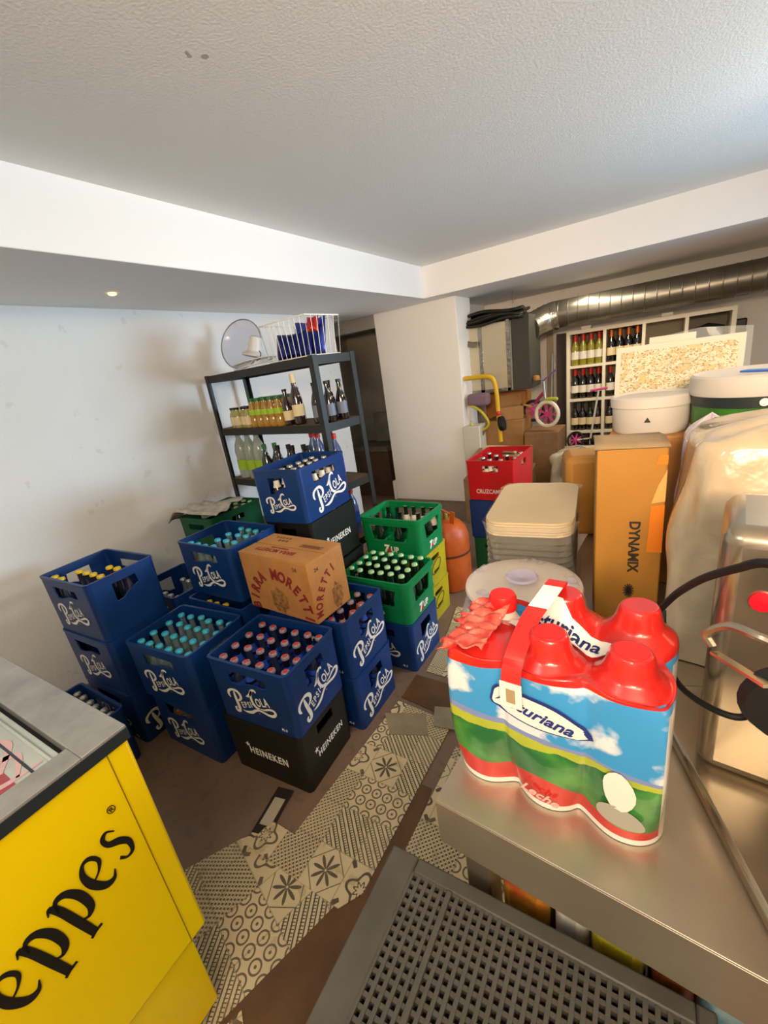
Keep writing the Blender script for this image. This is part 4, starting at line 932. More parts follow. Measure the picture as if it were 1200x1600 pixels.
for i in range(n - 1):
    a = i * 4; b_ = a + 4
    fs += [(a, a + 2, b_ + 2, b_), (a + 1, b_ + 1, b_ + 3, a + 3), (a, b_, b_ + 1, a + 1), (a + 2, a + 3, b_ + 3, b_ + 2)]
mb.add(vs, fs, 0)
mb.m = [0 if (i // 4) < n * .22 or (i // 4) > n * .40 else 1 for i in range(len(mb.f))]
strap = mb.obj('carrying_strap', [mat('red_strap', '#cf2a26', .4), M_wo], pk, smooth=60)
for k in range(9):
    p = P[min(int(n * .45) + k, n - 1)]
MB().box(-.0505, -.0215, -.1055, -.1035, .190, .232).obj('white_price_tag', M_wo, strap, smooth=0)
MB().box(-.042, -.030, -.1062, -.1054, .198, .222).obj('barcode', mat('faded_tan_print', '#a58f6c', .6), strap, smooth=0)
# ---- round plastic tubs in film, stacked
tub = thing('plastic_tub_stack', 'stack of round clear plastic tubs in film behind the milk pack', 'tub stack', (-.228, .835, TZ), 0)
M_tubp = mat('clear_tub_plastic', '#cfc9cf', .15, trans=.55, alpha=.75, coat=.5)
for k in range(3):
    MB().lathe([(.085, 0), (.095, .004), (.118, .045), (.122, .047), (.1225, .052)], 36, cap=False).obj('tub', M_tubp, tub, (0, 0, .001 + .018 * k))
    MB().lathe([(.0, .003), (.085, .0032)], 36, cap=False).obj('tub_base', M_tubp, tub, (0, 0, .001 + .018 * k))
MB().lathe([(.122, .088), (.124, .092), (.122, .098), (.108, .104), (.06, .101), (0, .1)], 40, cap=False).obj('top_lid', mat('milky_lid', '#d8ccbf', .35, coat=.5, bump=.25, bscale=12), tub)
flm = MB()
def ff(u, v):
    a = 2 * math.pi * u; r = .135 - .045 * v ** 2; return (r * math.cos(a) * (1 + .03 * math.sin(9 * a)), r * math.sin(a) * (1 + .03 * math.cos(7 * a)), .005 + .095 * min(1, v * 1.4) + .010 * math.sin(5 * a) * v + .004 * math.sin(21 * a))
flm.grid(80, 8, ff); flm.obj('clear_film', mat('lilac_clear_film', '#d6cede', .10, alpha=.38, coat=.8), tub, smooth=60)
MB().lathe([(.0, .0), (.03, .006), (.035, .002)], 14, cap=False).obj('film_knot', mat('lilac_clear_film2', '#c9bfe0', .15, alpha=.7), tub, (.0, .0, .112))
# ---- foil trays with cardboard lids
tr = thing('foil_tray_stack', 'shrink-wrapped stack of foil trays topped with pale cardboard lids', 'tray stack', (-.262, 1.11, TZ), R_(6))
M_tfoil = mat('crinkled_aluminium_foil', '#b9b2a4', .28, metal=.9, bump=.5, bscale=30)
n = 9
for k in range(n):
    mb = MB(); z0 = .001 + k * .0155
    po = rrect(-.085, .085, -.145, .145, .03, 4); pi_ = rrect(-.100, .100, -.160, .160, .035, 4); q = len(po)
    mb.add([(x_, y_, z0) for x_, y_ in po] + [(x_, y_, z0 + .014) for x_, y_ in pi_] + [(x_ * 1.03, y_ * 1.02, z0 + .0145) for x_, y_ in pi_], [tuple(range(q - 1, -1, -1))] + [(r * q + i, r * q + (i + 1) % q, (r + 1) * q + (i + 1) % q, (r + 1) * q + i) for r in (0, 1) for i in range(q)])
    mb.obj('foil_tray', M_tfoil, tr, smooth=30)
M_lid = mat('pale_lid_cardboard', '#cbb896', .6, noise=.08, nscale=5)
for k in range(6):
    MB().prism(rrect(-.103, .103, -.165, .165, .045, 6), 0, .0052).obj('cardboard_lid', M_lid, tr, (.001 * (k % 2), .001 * (k % 3), .160 + .0060 * k), smooth=30)
wf = MB()
def wff(u, v):
    P_ = rrect(-.112, .112, -.172, .172, .045, 8); i = int(u * len(P_)) % len(P_); x_, y_ = P_[i]; s = 1 - .10 * math.sin(math.pi * v) - .0 * v
    return (x_ * s + .004 * math.sin(40 * u + 6 * v), y_ * s + .003 * math.sin(57 * u), .004 + .188 * v + .004 * math.sin(23 * u) * v)
wf.grid(36, 8, wff); wf.obj('clear_film', mat('clear_film', '#e0dcd4', .08, alpha=.22, coat=1.0, bump=.4, bscale=12), tr, smooth=60)
# ---- tall cardboard carton of a hand mixer
M_oc = mat('ochre_cardboard', '#ab782e', .6, noise=.08, nscale=4, col2='#a06f29'); M_or = mat('orange_print', '#dd7a17', .5)
dx = thing('tall_carton', 'tall ochre cardboard carton printed DYNAMIX standing on the steel table', 'carton', (-.040, .955, TZ + .001), R_(8))
CW, CD, CH = .118, .10, .378
mb = MB(); mb.box(-CW / 2, CW / 2, -CD / 2, CD / 2, 0, CH); mb.obj('carton', M_oc, dx, bevel=.003)
mb = MB(); mb.grid(6, 6, lambda u, v: (-CW / 2 - .004 + (CW + .006) * u, -CD / 2 - .002 + (CD + .03) * v, CH + .002 + .014 * math.sin(math.pi * min(1, v * 1.1)) * (1 - .5 * u)))
o = mb.obj('top_flap', mat('grey_cardboard_flap', '#a08866', .75, noise=.2, nscale=14), dx); o.modifiers.new('s', 'SOLIDIFY').thickness = .004
mb = MB(); mb.mesh(text('DYNAMIX', .026, .03, .0005, sx=.95), Matrix.Translation((.002, -CD / 2 - .001, .175)) @ Matrix.Rotation(R_(90), 4, 'X') @ Matrix.Rotation(R_(-90), 4, 'Z')); mb.obj('lettering', M_dark_print, dx, smooth=0)
mb = MB()
for k in range(14):
    a = k * .449; ribbon(mb, [(.0, .0), (.010 * math.cos(a), .016 * math.sin(a))], [.004, .002], 0, .0006)
MB().mesh(mb.me('x', M_dark_print, 0), Matrix.Translation((.005, -CD / 2 - .001, .075)) @ Matrix.Rotation(R_(90), 4, 'X')).obj('printed_emblem', M_dark_print, dx, smooth=0)
mb = MB()
F_ = lambda pts: MB().mesh(panel(pts, [], .0008), Matrix.Translation((0, -CD / 2 - .0008, 0)) @ Matrix.Rotation(R_(90), 4, 'X'))
F_([(.033, .165), (.0585, .165), (.0585, .265), (.036, .262)]).obj('orange_panel', M_or, dx, smooth=0)
F_([(.036, .268), (.0585, .272), (.0585, .335), (.046, .305)]).obj('pale_panel', mat('pale_peach_print', '#d8a15c', .5), dx, smooth=0)
F_([(.040, .345), (.0585, .345), (.0585, .362), (.044, .364)]).obj('orange_patch', M_or, dx, smooth=0)
bc = carton('cardboard_box', 'round-cornered ochre cardboard box behind the tall carton', 'cardboard box', (-.160, 1.42, TZ + .001), R_(15), (.16, .14, .255), M_oc, .02)
# ---- white pail with lid on a box, green paint tub, picture boards
carton('cardboard_box', 'plain cardboard box under the white pail behind the tall carton', 'cardboard box', (-.010, 1.18, TZ + .001), R_(-3), (.16, .16, .360), M_card, .004)
wp = thing('white_pail', 'low white round pail with a small dark mark behind the tall carton', 'pail', (-.010, 1.18, TZ + .3615), 0)
M_wp = mat('white_pail_plastic', '#c6c1ba', .4)
MB().lathe([(.072, 0), (.076, .006), (.080, .066)], 36).obj('body', M_wp, wp); MB().lathe([(.083, .060), (.084, .080), (.078, .083), (.072, .078), (0, .078)], 36, cap=False).obj('lid', M_wp, wp)
MB().mesh(text('▲ logo' if 0 else '▲', .014, 0, .0005), Matrix.Translation((-.004, -.0800, .03)) @ Matrix.Rotation(R_(90), 4, 'X')).obj('dark_mark', M_dark_print, wp, smooth=0)
carton('cardboard_box', 'cardboard box under the green and white paint tub', 'cardboard box', (.185, 1.14, TZ + .001), R_(-3), (.20, .18, .355), M_card, .004)
gt = thing('paint_tub', 'large paint tub with green and black label and white lid', 'paint tub', (.172, 1.145, TZ + .357), R_(-10))
M_gl = mat('green_tub_label', '#3d7d2c', .4, noise=.3, nscale=10, col2='#2c5f22'); 
MB().lathe([(.100, 0), (.104, .006), (.108, .085)], 40).obj('body', M_gl, gt)
MB().lathe([(.1085, .062), (.1090, .085)], 40, cap=False).obj('black_band', mat('black_band_print', '#1f2a2a', .4), gt)
MB().lathe([(.112, .083), (.114, .090), (.113, .118), (.108, .122), (.098, .118), (0, .118)], 40, cap=False).obj('lid', M_wp, gt)
def cyltext(s, size, R, a0, z, m, nm, par, bold=.02):
    me = text(s, size, bold, .0004)
    MB().mesh(me, f=lambda v: Vector(((R + .001 + v.z) * math.cos(a0 + v.x / R), (R + .001 + v.z) * math.sin(a0 + v.x / R), z + v.y))).obj(nm, m, par, smooth=0)
cyltext('Maxi', .026, .1075, R_(-72), .030, M_white_print, 'lettering', gt); cyltext('Sello', .020, .1075, R_(-118), .034, M_white_print, 'lettering', gt)
cyltext('●', .018, .109, R_(-82), .066, M_white_print, 'round_badge', gt)
o = MB().box(-.012, .012, -.03, .03, .1185, .1215).obj('blue_tape', mat('blue_tape', '#2f68c4', .5), gt, None, (0, 0, R_(60)), bevel=.001)
bm = carton('cardboard_box', 'tall cardboard box holding up the picture boards', 'cardboard box', (.04, 1.365, TZ + .001), R_(-4), (.27, .12, .396), M_card, .004)
M_pic, nt, b, tc, x, y, z = xnodes('sketched_street_print', rough=.5)
mp = nt.nodes.new('ShaderNodeMapping'); mp.inputs['Scale'].default_value = (70, 40, 90); nt.links.new(tc.outputs['Object'], mp.inputs['Vector'])
nz = nnoise(nt, tc, 1.0, 9, vec=mp.outputs[0]); nz2 = nnoise(nt, tc, 2.2, 6, vec=mp.outputs[0])
c = nmix(nt, (nz > .50), '#b3a67e', '#cfc6ae'); c = nmix(nt, (nz2 > .58) * .8, c, '#6b4a34'); c = nmix(nt, (nz2 < .40) * .8, c, '#4e4d33'); c = nmix(nt, (nz < .40) * .5, c, '#cdb45a')
c = nmix(nt, .18, c, '#cdbb8c')
setc(nt, b, c)
def board(label, loc, rz, w, h, lean, pic=True):
    t = thing('picture_board', label, 'picture', loc, rz)
    t.rotation_euler = (R_(lean), 0, rz)
    MB().box(-w / 2, w / 2, -.008, .008, 0, h).obj('board', mat('white_board_edge', '#c4beb0', .5), t, bevel=.001)
    if pic: MB().box(-w / 2 + .012, w / 2 - .012, -.0092, -.0082, .012, h - .014).obj('print', M_pic, t, smooth=0)
    return t
board('wide cream picture board with a sketched old-town scene, in front', (.035, 1.33, 1.2685), R_(-4), .265, .150, -8)
board('small white board peeking over the middle of the sketched scene', (.025, 1.375, 1.2685), R_(-4), .10, .165, -8, False)
wb = MB(); wb.grid(20, 14, lambda u, v: (-.11 + .22 * u, .012 * math.sin(5 * u + 2 * v), (.170 - .02 * abs(u - .5)) * v))
o = wb.obj('clear_bag', mat('clear_film_bag', '#d4d8d8', .10, alpha=.28, coat=1, bump=.3, bscale=14), None, (.085, 1.445, 1.27), (R_(-7), 0, R_(-4)), smooth=60); tag(o, 'clear plastic bag drawn up around the picture boards', 'bag')
# ---- bundle wrapped in clear plastic
def lump(name, label, cat, loc, rz, s, m, amp=.02, seed=0, parent=None, nx=36, nz_=24, topr=.75):
    mb = MB()
    def f(u, v):
        a = 2 * math.pi * u; e = .45; cx = math.copysign(abs(math.cos(a)) ** e, math.cos(a)); cy = math.copysign(abs(math.sin(a)) ** e, math.sin(a))
        k = 1.0 if v < .75 else max(0.0, 1 - ((v - .75) / .25) ** 2) ** .5 * (1 - topr) + topr if v < 1 else 0
        t = min(1, v / .85); taper = 1 - .10 * t ** 4; w = amp * (math.sin(5 * a + seed + 7 * v) + .6 * math.sin(11 * a + 3 * seed - 13 * v) + .4 * math.sin(17 * v + 2 * a))
        if v > .86: q = (1 - v) / .14; return (s[0] * cx * taper * q * .9, s[1] * cy * taper * q * .9, s[2] * (1 + .02 * math.sin(8 * a)) + .03 * (1 - q))
        return ((s[0] + w) * cx * taper, (s[1] + w) * cy * taper, s[2] * t + w * .3 * t)
    mb.grid(nx, nz_, f); o = mb.obj(name, m, parent, loc, (0, 0, rz), smooth=70)
    if label: tag(o, label, cat)
    o.modifiers.new('s', 'SUBSURF').levels = 1; o.modifiers['s'].render_levels = 1
    return o
M_wrapc = mat('cream_stretch_film', '#d3c5ac', .25, coat=1.0, noise=.2, nscale=5, col2='#bba98c', bump=.9, bscale=11)
lump('wrapped_bundle', 'tall cream bundle wrapped in clear stretch film behind the steel mixer', 'wrapped bundle', (.250, .905, TZ + .002), R_(-5), (.212, .125, .41), M_wrapc, .006, 1)
lump('plastic_bag', 'crumpled whitish plastic bag between the tall carton and the wrapped bundle', 'bag', (.093, 1.035, TZ + .002), R_(0), (.045, .05, .38), mat('crumpled_clear_bag', '#cfc7cf', .2, coat=1, bump=.8, bscale=14), .004, 3)
# ---- steel food mixer
mx = thing('food_mixer', 'stainless steel planetary mixer with a big bowl at the right edge', 'mixer', (.245, .50, TZ + .001), R_(20))
M_ms = mat('polished_mixer_steel', '#b3a692', .26, metal=.9, noise=.1, nscale=5)
mb = MB(); mb.box(0, .27, 0, .15, .02, .366); mb.obj('column', M_ms, mx, (-.148, .108, 0), R_(-27), bevel=.02, seg=4)
MXI = (Matrix.Translation((.245, .50, TZ + .001)) @ Matrix.Rotation(R_(20), 4, 'Z')).inverted()
mb = MB(); mb.box(-.155, .16, -.10, .26, 0, .022); mb.obj('foot', M_ms, mx, bevel=.006)
mb = MB(); mb.lathe([(.05, .025), (.075, .03), (.11, .065), (.132, .12), (.138, .18), (.138, .205), (.143, .21), (.137, .212), (.130, .18), (.124, .12), (.10, .07), (.05, .04)], 48, (.015, -.035, 0), cap=False); mb.obj('bowl', M_ms, mx)
mb = MB(); mb.lathe([(.0, .23), (.045, .23), (.045, .31), (.0, .31)], 24, (.02, -.03, 0), cap=False); mb.obj('planetary_head', M_ms, mx)
mb = MB(); mb.box(.13, .25, -.24, .01, .285, .362); mb.obj('head_arm', M_ms, mx, (-.148, .108, 0), R_(-27), bevel=.012, seg=3)
mb = MB(); mb.tube([MXI @ Vector((.118, .43, 1.125)), MXI @ Vector((.2, .46, 1.15)), MXI @ Vector((.27, .50, 1.175))], .007, 8); mb.obj('knob_rod', M_ms, mx)
mb = MB(); mb.tube(bez([(.03, -.07, .23), (.01, -.07, .16), (.05, -.08, .08), (.09, -.09, .15), (.03, -.07, .22)], 6), .005, 8); mb.obj('whisk', mat('dark_cast_metal', '#3c3a36', .4, metal=.8), mx)
mb = MB(); mb.lathe([(.0, .0), (.012, .0), (.012, .006), (0, .008)], 16, M=MXI @ Matrix.Translation((.111, .549, 1.156)) @ Matrix.Rotation(R_(90), 4, 'X'), cap=False); mb.obj('red_button', mat('red_button', '#d3152a', .35), mx)
mb = MB(); mb.bar(MXI @ Vector((.065, .47, 1.131)), MXI @ Vector((.094, .40, 1.155)), .008, .003); mb.obj('clamp_arm', mat('brass_steel_strip', '#d8cba6', .25, metal=.9), mx)
mb = MB(); mb.tube(bez([MXI @ Vector(p) for p in ((.064, .475, 1.135), (.059, .48, 1.146), (.074, .47, 1.165), (.093, .45, 1.171), (.12, .44, 1.165))], 6), .0045, 8); mb.obj('clamp_loop', M_ms, mx)
mb = MB(); mb.lathe([(.0, 0), (.035, .0), (.04, .01), (.035, .02), (0, .02)], 24, M=MXI @ Matrix.Translation((.118, .43, 1.125)) @ Matrix.Rotation(R_(90), 4, 'X'), cap=False); mb.obj('black_knob', M_rub, mx)
cd = MB(); cd.tube(bez([(.012, .63, 1.06), (.028, .57, 1.128), (.038, .54, 1.161), (.053, .5, 1.2), (.072, .46, 1.234), (.087, .43, 1.256), (.12, .42, 1.25), (.2, .45, 1.18)], 8), .0042, 10)
tag(cd.obj('power_cable', M_rub), 'thick black power cable arching from the milk pack to the mixer', 'cable')
cd = MB(); cd.tube(bez([(.025, .64, 1.07), (.027, .62, 1.044), (.031, .6, 1.021), (.044, .56, 1.012), (.066, .52, 1.022), (.095, .5, 1.03), (.12, .52, 1.03)], 8), .0038, 10)
tag(cd.obj('power_cable', M_rub), 'thin black cable looping low in front of the wrapped bundle', 'cable')
# ---- grey perforated crates, upside down
M_gc = mat('blue_grey_crate_plastic', '#55524a', .45, noise=.25, nscale=10, col2='#47453e')
def grey_crate(label, loc, rz, w, d, h, nx, ny):
    t = thing('perforated_crate', label, 'crate', loc, rz); mb = MB(); th = .008
    hh = h - .008; mb.box(0, w, d - th, d, 0, hh); mb.box(0, w, 0, th, 0, hh); mb.box(0, th, th, d - th, 0, hh); mb.box(w - th, w, th, d - th, 0, hh)
    mb.box(.045, w - .02, 0, .028, hh, h); mb.box(0, .045, 0, d, hh, h); mb.box(w - .02, w, 0, d, hh, h); mb.box(.045, w - .02, d - .022, d, hh, h)
    mb.obj('walls', M_gc, t, bevel=.003)
    g = MB(); x0, x1, y0, y1 = .045, w - .02, .028, d - .022
    for i in range(nx + 1):
        x = x0 + (x1 - x0) * i / nx; g.box(x - .0026, x + .0026, y0, y1, h - .012, h - .001)
    for j in range(ny + 1):
        y = y0 + (y1 - y0) * j / ny; g.box(x0, x1, y - .0026, y + .0026, h - .0125, h - .0025)
    g.box(x0, x1, y0, y1, h - .040, h - .037)
    g.obj('perforated_base', M_gc, t)
    r = MB(); r.box(.10, .108, y0, y1, h - .012, h + .0015); r.box(0, w, d * .40 - .005, d * .40 + .005, h - .004, h + .006); r.obj('rib', M_gc, t, bevel=.001)
    return t
grey_crate('grey perforated crate turned upside down in front of the steel table, upper one', (-.309, -.050, .372), R_(1), .41, .408, .368, 29, 30)
grey_crate('grey perforated crate under the upper grey crate in front of the steel table', (-.309, -.050, .0), R_(1), .41, .408, .368, 6, 6)
# ================================================================= FAR ROOM
M_gal = mat('galvanised_steel', '#8d8a80', .36, metal=.85, noise=.2, nscale=4, col2='#77746b')
dt = thing('ventilation_duct', 'spiral galvanised ventilation duct running under the far ceiling', 'duct', (-.95, 4.92, 1.72))
mb = MB(); rD = .128; prof = []; Ltot = 3.1; nseg = 34
pts = []; rr = []
for i in range(nseg):
    x0 = i * Ltot / nseg
    for dx_, r_ in ((0, rD), (.082, rD), (.086, rD + .004), (.090, rD)): pts.append((x0 + dx_, 0, 0)); rr.append(r_)
mb.tube(pts, rr, 28); mb.obj('pipe', M_gal, dt, None, (0, R_(-.6), 0), smooth=40)
mb = MB(); P = bez([(.06, 0, -.003), (-.03, -.02, -.02), (-.12, -.10, -.06), (-.18, -.22, -.10)], 5); mb.tube(P, [rD + .006 + .004 * (i % 2) for i in range(len(P))], 28)
mb.obj('elbow', mat('foil_tape', '#a8a49a', .25, metal=.9, bump=.6, bscale=25), dt, smooth=50)
ah = thing('air_handling_box', 'foil-lined air handling box hanging beside the duct elbow', 'air handler', (-1.34, 4.42, 1.08))
M_foilw = mat('foil_insulation', '#cfc4a8', .35, metal=.55, bump=.35, bscale=12); M_dkp = mat('dark_panel', '#3b3a33', .6)
mb = MB(); mb.box(-.62, .13, -.10, .45, 0, .64); mb.obj('casing', M_foilw, ah, bevel=.01)
mb = MB(); mb.box(.13, .30, -.02, .42, -.01, .67); mb.obj('side_panel', M_dkp, ah, bevel=.008)
mb = MB(); mb.box(-.17, -.13, -.106, -.10, 0, .64); mb.box(.10, .135, -.106, -.09, 0, .65); mb.box(-.3, .13, -.106, -.1, 0, .03); mb.obj('foil_tape_strip', _m['foil_tape'], ah, bevel=.001)
mb = MB()
for k in range(4): mb.grid(14, 5, lambda u, v, k=k: (-.60 + .85 * u, -.16 + .34 * v + .02 * k, .655 + .030 * k + .016 * math.sin(9 * u + k) + .012 * math.sin(8 * v + 2 * k)))
o = mb.obj('torn_cover_sheets', mat('dark_foil_sheets', '#2f2c26', .4, metal=.4, bump=.4, bscale=12), ah, smooth=50); o.modifiers.new('s', 'SOLIDIFY').thickness = .022
mb = MB(); mb.grid(10, 4, lambda u, v: (-.42 + .25 * u, -.13 - .02 * v, .60 - .12 * u - .05 * v + .015 * math.sin(7 * u))); o = mb.obj('loose_flap', mat('grey_foil', '#7d7868', .4, metal=.5), ah, smooth=50); o.modifiers.new('s', 'SOLIDIFY').thickness = .004
for xx in (-.5, .1): MB().tube([(xx, .2, .6), (xx, .2, SOF - 1.08)], .005, 6).obj('hanger_rod', M_gal, ah)
# wine shelf
ws_ = thing('cube_shelf', 'white cube shelving full of wine bottles against the far wall', 'shelf', (-.80, 5.02, 0), R_(-.3))
M_ws = mat('white_shelf_laminate', '#e6ddc6', .45)
cw, ch, top, dep = .333, .340, 1.545, .36
for k in range(5): MB().box(k * cw - .014 if k else -.02, k * cw + .014 if k < 4 else 4 * cw + .02, 0, dep, 0, top).obj('upright', M_ws, ws_, bevel=.001)
for j in range(5): MB().box(0, 4 * cw, 0.0005, dep - .0005, top - .030 - j * ch if j else top - .035, top - .004 - j * ch if j else top + .0).obj('shelf_board', M_ws, ws_, bevel=.001)
MB().box(0, 4 * cw, dep - .006, dep - .002, 0, top - .01).obj('back_panel', mat('grey_shelf_back', '#8f8674', .6), ws_)
for k in (.35, 2.4): MB().box(k * cw, k * cw + .09, .02, .10, top + .0005, top + .03).obj('wall_bracket', M_ws, ws_, bevel=.002)
def wine(g, foil, lab):
    return bott('wine_bottle', [(.034, 0), (.037, .008), (.037, .175), (.030, .20), (.0155, .225), (.0145, .285)], g, [(.0158, .235), (.0155, .298), (0, .2985)], foil, [(.0376, .06), (.0376, .135)], lab, n=14)
w_white = wine(G_yel, C_redc, L_white); w_red = wine(G_cola, C_redc, L_white); w_or = wine(G_cola, mat('copper_foil', '#c96a2a', .35, metal=.3), L_cream); w_dk = wine(G_cola, C_black, L_cream)
WSM = Matrix.Translation((-.80, 5.02, 0)) @ Matrix.Rotation(R_(-.3), 4, 'Z')
def cell(pr, i, j, n, label, grp, ys=(.07, .16)):
    z = top - .003 - (j + 1) * ch
    for y in ys:
        for k in range(n): pr.place(WSM @ Vector((cw * i + .055 + (cw - .11) * k / (n - 1), y, z)), (0, 0, k), label, 'bottle', grp)
cell(w_white, 0, 0, 4, 'white wine bottle with red capsule in the top left cube of the far shelf', 'white wines in the top left cube')
cell(w_or, 1, 0, 4, 'red wine bottle with copper capsule in the second cube of the top row', 'copper-capped wines in the top row')
cell(w_red, 0, 1, 4, 'dark wine bottle with red capsule and white label in the second row, left cube', 'red-capped wines in the second row left cube')
cell(w_red, 1, 1, 4, 'dark wine bottle with red capsule in the second row behind the picture boards', 'wines in the second row second cube', (.07,))
cell(w_dk, 0, 2, 4, 'dark wine bottle with cream label in the third row, left cube', 'wines in the third row left cube', (.07,))
cell(w_dk, 1, 2, 4, 'dark wine bottle in the third row behind the tall carton', 'wines in the third row second cube', (.07,))
cell(w_dk, 0, 3, 4, 'dark wine bottle in the lowest row, left cube', 'wines in the lowest row left cube', (.07,))
lump('black_cloth_bag', 'rounded black bag lying in the top right cube of the wine shelf', 'bag', WSM @ Vector((cw * 3.5, .15, top - .003 - ch)), 0, (.13, .10, .20), mat('black_cloth', '#0f0e0d', .8), .003, 2)
tag(MB().box(-.05, .05, 0, .035, 0, .16).obj('intercom', mat('black_plastic', '#171717', .4), None, (.625, 5.413, 1.27), bevel=.012), 'small black wall box right of the picture boards', 'wall box')
mb = MB(); mb.box(-.035, .035, 0, .03, 0, 1.60); tag(mb.obj('wall_pipe', mat('beige_pipe_cover', '#b5a88e', .6), None, (-1.06, 5.41, 0), bevel=.01), 'beige pipe cover standing on the far wall left of the wine shelf', 'pipe cover')
tag(MB().box(-.10, .0, 0, .02, 0, 1.54).obj('dark_board', mat('dark_brown_board', '#2c1d16', .6), None, (-.83, 5.10, 0), (R_(-1), 0, R_(8)), bevel=.002), 'tall dark brown board leaning beside the wine shelf', 'board')
tag(MB().box(-.02, .0, 0, .05, 0, 1.35).obj('grey_strip', mat('grey_blue_strip', '#7b7f78', .5), None, (-1.0, 5.05, 0), (0, R_(2), R_(8)), bevel=.002), 'grey metal strip leaning between the pipe cover and the dark board', 'strip')
# boxes and clutter behind the pillar
M_c2 = mat('pale_brown_cardboard', '#a87b4a', .75, noise=.2, nscale=8); M_c3 = mat('old_cardboard', '#8d6a44', .8, noise=.25, nscale=8)
def openbox(name, label, loc, rz, s, m, flaps=True):
    t = thing(name, label, 'cardboard box', loc, rz); a, b_, h = s; mb = MB(); th = .005
    mb.box(-a / 2, a / 2, -b_ / 2, -b_ / 2 + th, 0, h); mb.box(-a / 2, a / 2, b_ / 2 - th, b_ / 2, 0, h); mb.box(-a / 2, -a / 2 + th, -b_ / 2, b_ / 2, 0, h); mb.box(a / 2 - th, a / 2, -b_ / 2, b_ / 2, 0, h); mb.box(-a / 2, a / 2, -b_ / 2, b_ / 2, 0, th)
    mb.obj('carton', m, t)
    if flaps:
        f = MB(); f.bar((0, b_ / 2, h), (0, b_ / 2 + .02, h + .10), a, .004, up=(0, 1, 0)); f.obj('flap', m, t)
        f = MB(); f.bar((a / 2, 0, h), (a / 2 + .09, 0, h - .03), b_, .004); f.obj('flap', m, t)
    return t
carton('cardboard_box', 'long cardboard box on the floor behind the red crate', 'cardboard box', (-1.18, 3.75, 0), R_(6), (.56, .52, .42), M_c3)
carton('cardboard_box', 'flat cardboard box on top of the long one behind the red crate', 'cardboard box', (-1.17, 3.78, .421), R_(8), (.50, .46, .17), M_c2)
carton('cardboard_box', 'large brown cardboard box under the open carton by the pink bicycle', 'cardboard box', (-1.32, 4.56, 0), R_(0), (.40, .40, .78), M_c2)
openbox('cardboard_box', 'small open cardboard carton with white tape beside the pink bicycle', (-1.27, 4.48, .781), R_(20), (.24, .20, .13), M_c2)
carton('cardboard_box', 'orange-brown cardboard box under the air handling box', 'cardboard box', (-1.42, 4.94, 0), R_(0), (.44, .28, 1.02), mat('orange_brown_cardboard', '#b9793d', .75))
mb = MB(); mb.lathe([(.0, -.16), (.032, -.155), (.035, 0), (.032, .155), (0, .16)], 14, cap=False, M=Matrix.Rotation(R_(90), 4, 'Y')); tag(mb.obj('rolled_bag', mat('cream_printed_roll', '#d6cba8', .5, noise=.3, nscale=20), None, (-1.17, 3.72, .628), (0, 0, R_(-12)), smooth=50), 'cream and green rolled packet lying on the flat cardboard box', 'packet')
lump('white_sheet', 'crumpled cream plastic sheet on the floor beside the flat box', 'sheet', (-.52, 3.95, 0), 0, (.22, .26, .55), mat('cream_sheet', '#b5a88c', .5, noise=.3, nscale=10, bump=.5, bscale=10), .03, 4)
# yellow tube push cart
ct = thing('push_cart', 'yellow tube-frame push cart with black wheels beside the pillar', 'cart', (-1.42, 4.10, .0))
M_yt = mat('yellow_tube', '#d6a917', .4)
MB().tube(bez([(-.18, .0, 1.25), (.02, .0, 1.25), (.10, -.0, 1.22), (.13, .0, 1.12), (.14, .0, .90), (.15, 0, .62)], 6), .021, 12).obj('handle_bar', M_yt, ct)
MB().tube(bez([(-.14, -.02, 1.0), (-.02, -.03, .93), (.05, -.03, .80), (-.06, -.02, .74), (-.14, -.02, .82)], 6), .013, 10).obj('seat_loop', mat('lime_tube', '#c3b82a', .4), ct)
MB().tube([(-.12, -.01, .55), (.03, -.02, .80)], .016, 8).obj('grey_strut', mat('grey_strut', '#6b6a66', .5), ct)
MB().box(-.16, .06, -.04, .06, .98, 1.10).obj('purple_seat', mat('mauve_cloth', '#7d6572', .8), ct, bevel=.03, seg=3)
for xx in (.175,): MB().lathe([(.0, -.02), (.035, -.022), (.068, -.02), (.072, 0), (.068, .02), (.035, .022), (0, .02)], 24, (0, 0, 0), cap=False, M=Matrix.Translation((xx, -.02, .80)) @ Matrix.Rotation(R_(80), 4, 'Y')).obj('wheel', M_rub, ct)
MB().lathe([(.0, -.02), (.025, -.018), (.03, 0), (.025, .018), (0, .02)], 14, cap=False, M=Matrix.Translation((.15, -.03, .90))).obj('red_knob', C_redc, ct)
MB().box(-.20, -.02, -.10, .08, 0, .80).obj('white_bin', mat('white_bin', '#cfcabd', .5), ct, bevel=.01)
# child bicycle
bk = thing('kids_bicycle', 'pink child bicycle with a white front wheel hung up beside the boxes', 'bicycle', (-.895, 4.40, .66), R_(-28))
M_pink = mat('pink_enamel', '#c0417c', .4); M_wt = mat('white_tyre', '#e2d8c2', .5)
def wheel(nm, par, loc, rot, r, mt, ms):
    mb = MB(); mb.tube([(r * math.cos(a * math.pi / 16), r * math.sin(a * math.pi / 16), 0) for a in range(32)], r * .16, 8, closed=True); w_ = mb.obj(nm, mt, par, loc, rot)
    s = MB()
    for k in range(7): a = k * 2 * math.pi / 7; s.bar((0, 0, 0), (r * .88 * math.cos(a), r * .88 * math.sin(a), 0), r * .18, .008)
    s.lathe([(.0, -.015), (r * .22, -.012), (r * .22, .012), (0, .015)], 12, cap=False); s.obj('spokes', ms, w_); return w_
wheel('front_wheel', bk, (0, 0, .155), (R_(90), 0, R_(10)), .115, M_wt, M_pink)
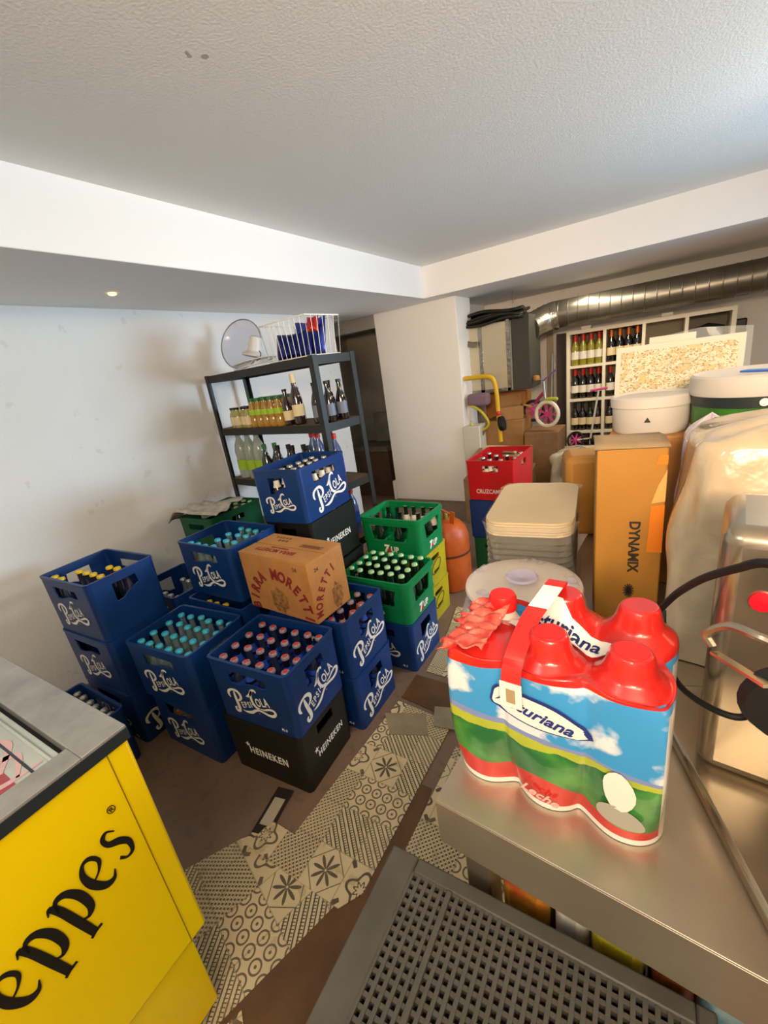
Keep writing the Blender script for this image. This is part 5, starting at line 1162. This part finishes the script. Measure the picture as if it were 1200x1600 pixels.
MB().tube([(0, 0, .155), (-.04, .02, .33), (-.06, .03, .46)], .011, 8).obj('fork', mat('silver_fork', '#b8b4aa', .3, metal=.7), bk)
MB().tube(bez([(.12, 0, .30), (.05, 0, .30), (-.01, 0, .29), (-.08, 0, .22)], 5), .014, 8).obj('mudguard', mat('lime_mudguard', '#b5c23a', .5), bk)
MB().tube([(-.045, .02, .36), (-.16, .08, .30), (-.26, .14, .24)], .016, 8).obj('frame', M_pink, bk)
MB().tube([(-.15, .0, .50), (-.06, .03, .47), (.06, .06, .56)], .008, 8).obj('handlebar', mat('purple_grip', '#7a5a8c', .5), bk)
MB().lathe([(0, -.03), (.03, -.02), (.035, 0), (.03, .02), (0, .03)], 14, cap=False, M=Matrix.Translation((-.12, .0, .50))).obj('bell', mat('tan_bell', '#a8743a', .5), bk)
wheel('rear_wheel', bk, (-.32, .18, .155), (R_(90), 0, R_(30)), .10, M_rub, M_pink)
MB().box(-.30, .12, -.05, .12, -.66, .0385).obj('box_stand' if 0 else 'stand', M_c3, bk) if 0 else carton('cardboard_box', 'plain cardboard box under the pink bicycle', 'cardboard box', (-.935, 4.50, 0), R_(0), (.32, .40, .655), M_c3)
sc2 = thing('toy_scooter', 'pink toy scooter with a small dark-rimmed wheel below the wine shelf', 'scooter', (-.66, 4.55, .44), R_(-20))
wheel('wheel', sc2, (0, 0, .08), (R_(70), R_(20), 0), .075, M_rub, M_pink)
MB().tube([(.02, 0, .08), (.14, .02, .10), (.20, .04, .55)], .009, 8).obj('steering_pole', mat('white_pole', '#d8cfc0', .4), sc2)
MB().tube([(.14, .0, .55), (.26, .08, .56)], .011, 8).obj('pink_handlebar', M_pink, sc2)
carton('cardboard_box', 'low cardboard box carrying the pink toy scooter', 'cardboard box', (-.57, 4.55, 0), R_(0), (.34, .34, .430), M_c3)
# orange gas bottle
gs = thing('gas_bottle', 'orange butane gas bottle standing in front of the pillar', 'gas bottle', (-1.12, 2.36, 0))
M_go = mat('orange_gas_enamel', '#c05a1c', .45, noise=.2, nscale=8, col2='#a84a16')
MB().lathe([(.12, 0), (.135, .01), (.14, .04), (.142, .16), (.142, .27), (.140, .36), (.125, .42), (.09, .46), (.04, .48), (0, .482)], 36).obj('tank', M_go, gs)
MB().lathe([(.1435, .255), (.145, .262), (.1435, .270)], 36, cap=False).obj('weld_band', mat('dark_weld_band', '#4b2513', .6), gs)
mb = MB(); mb.bar((.055, -.04, .45), (.075, -.05, .55), .03, .006); mb.bar((.07, -.047, .53), (-.065, .047, .53), .02, .006); mb.bar((-.055, .04, .45), (-.07, .05, .55), .03, .006); mb.obj('handle', M_go, gs, bevel=.002)
MB().lathe([(.018, .478), (.018, .51), (.012, .53), (0, .53)], 14).obj('valve', mat('brass_valve', '#a8873c', .4, metal=.7), gs)
# dim clutter in the recess
carton('cardboard_box', 'brown cardboard box on the floor of the dark recess', 'cardboard box', (-2.85, 4.30, 0), R_(3), (.48, .38, .55), mat('dark_old_cardboard', '#5c4433', .8, noise=.3, nscale=8))
carton('cardboard_box', 'flattened grey cardboard lying on the box in the dark recess', 'cardboard box', (-2.84, 4.30, .551), R_(-3), (.52, .40, .06), mat('grey_old_cardboard', '#6b6257', .8, noise=.3, nscale=8))
carton('stone_slab', 'pale broken slab leaning in the dark recess behind the shelf', 'slab', (-2.75, 4.44, .612), R_(3), (.34, .06, .35), mat('pale_slab', '#8a857b', .8, noise=.4, nscale=5))
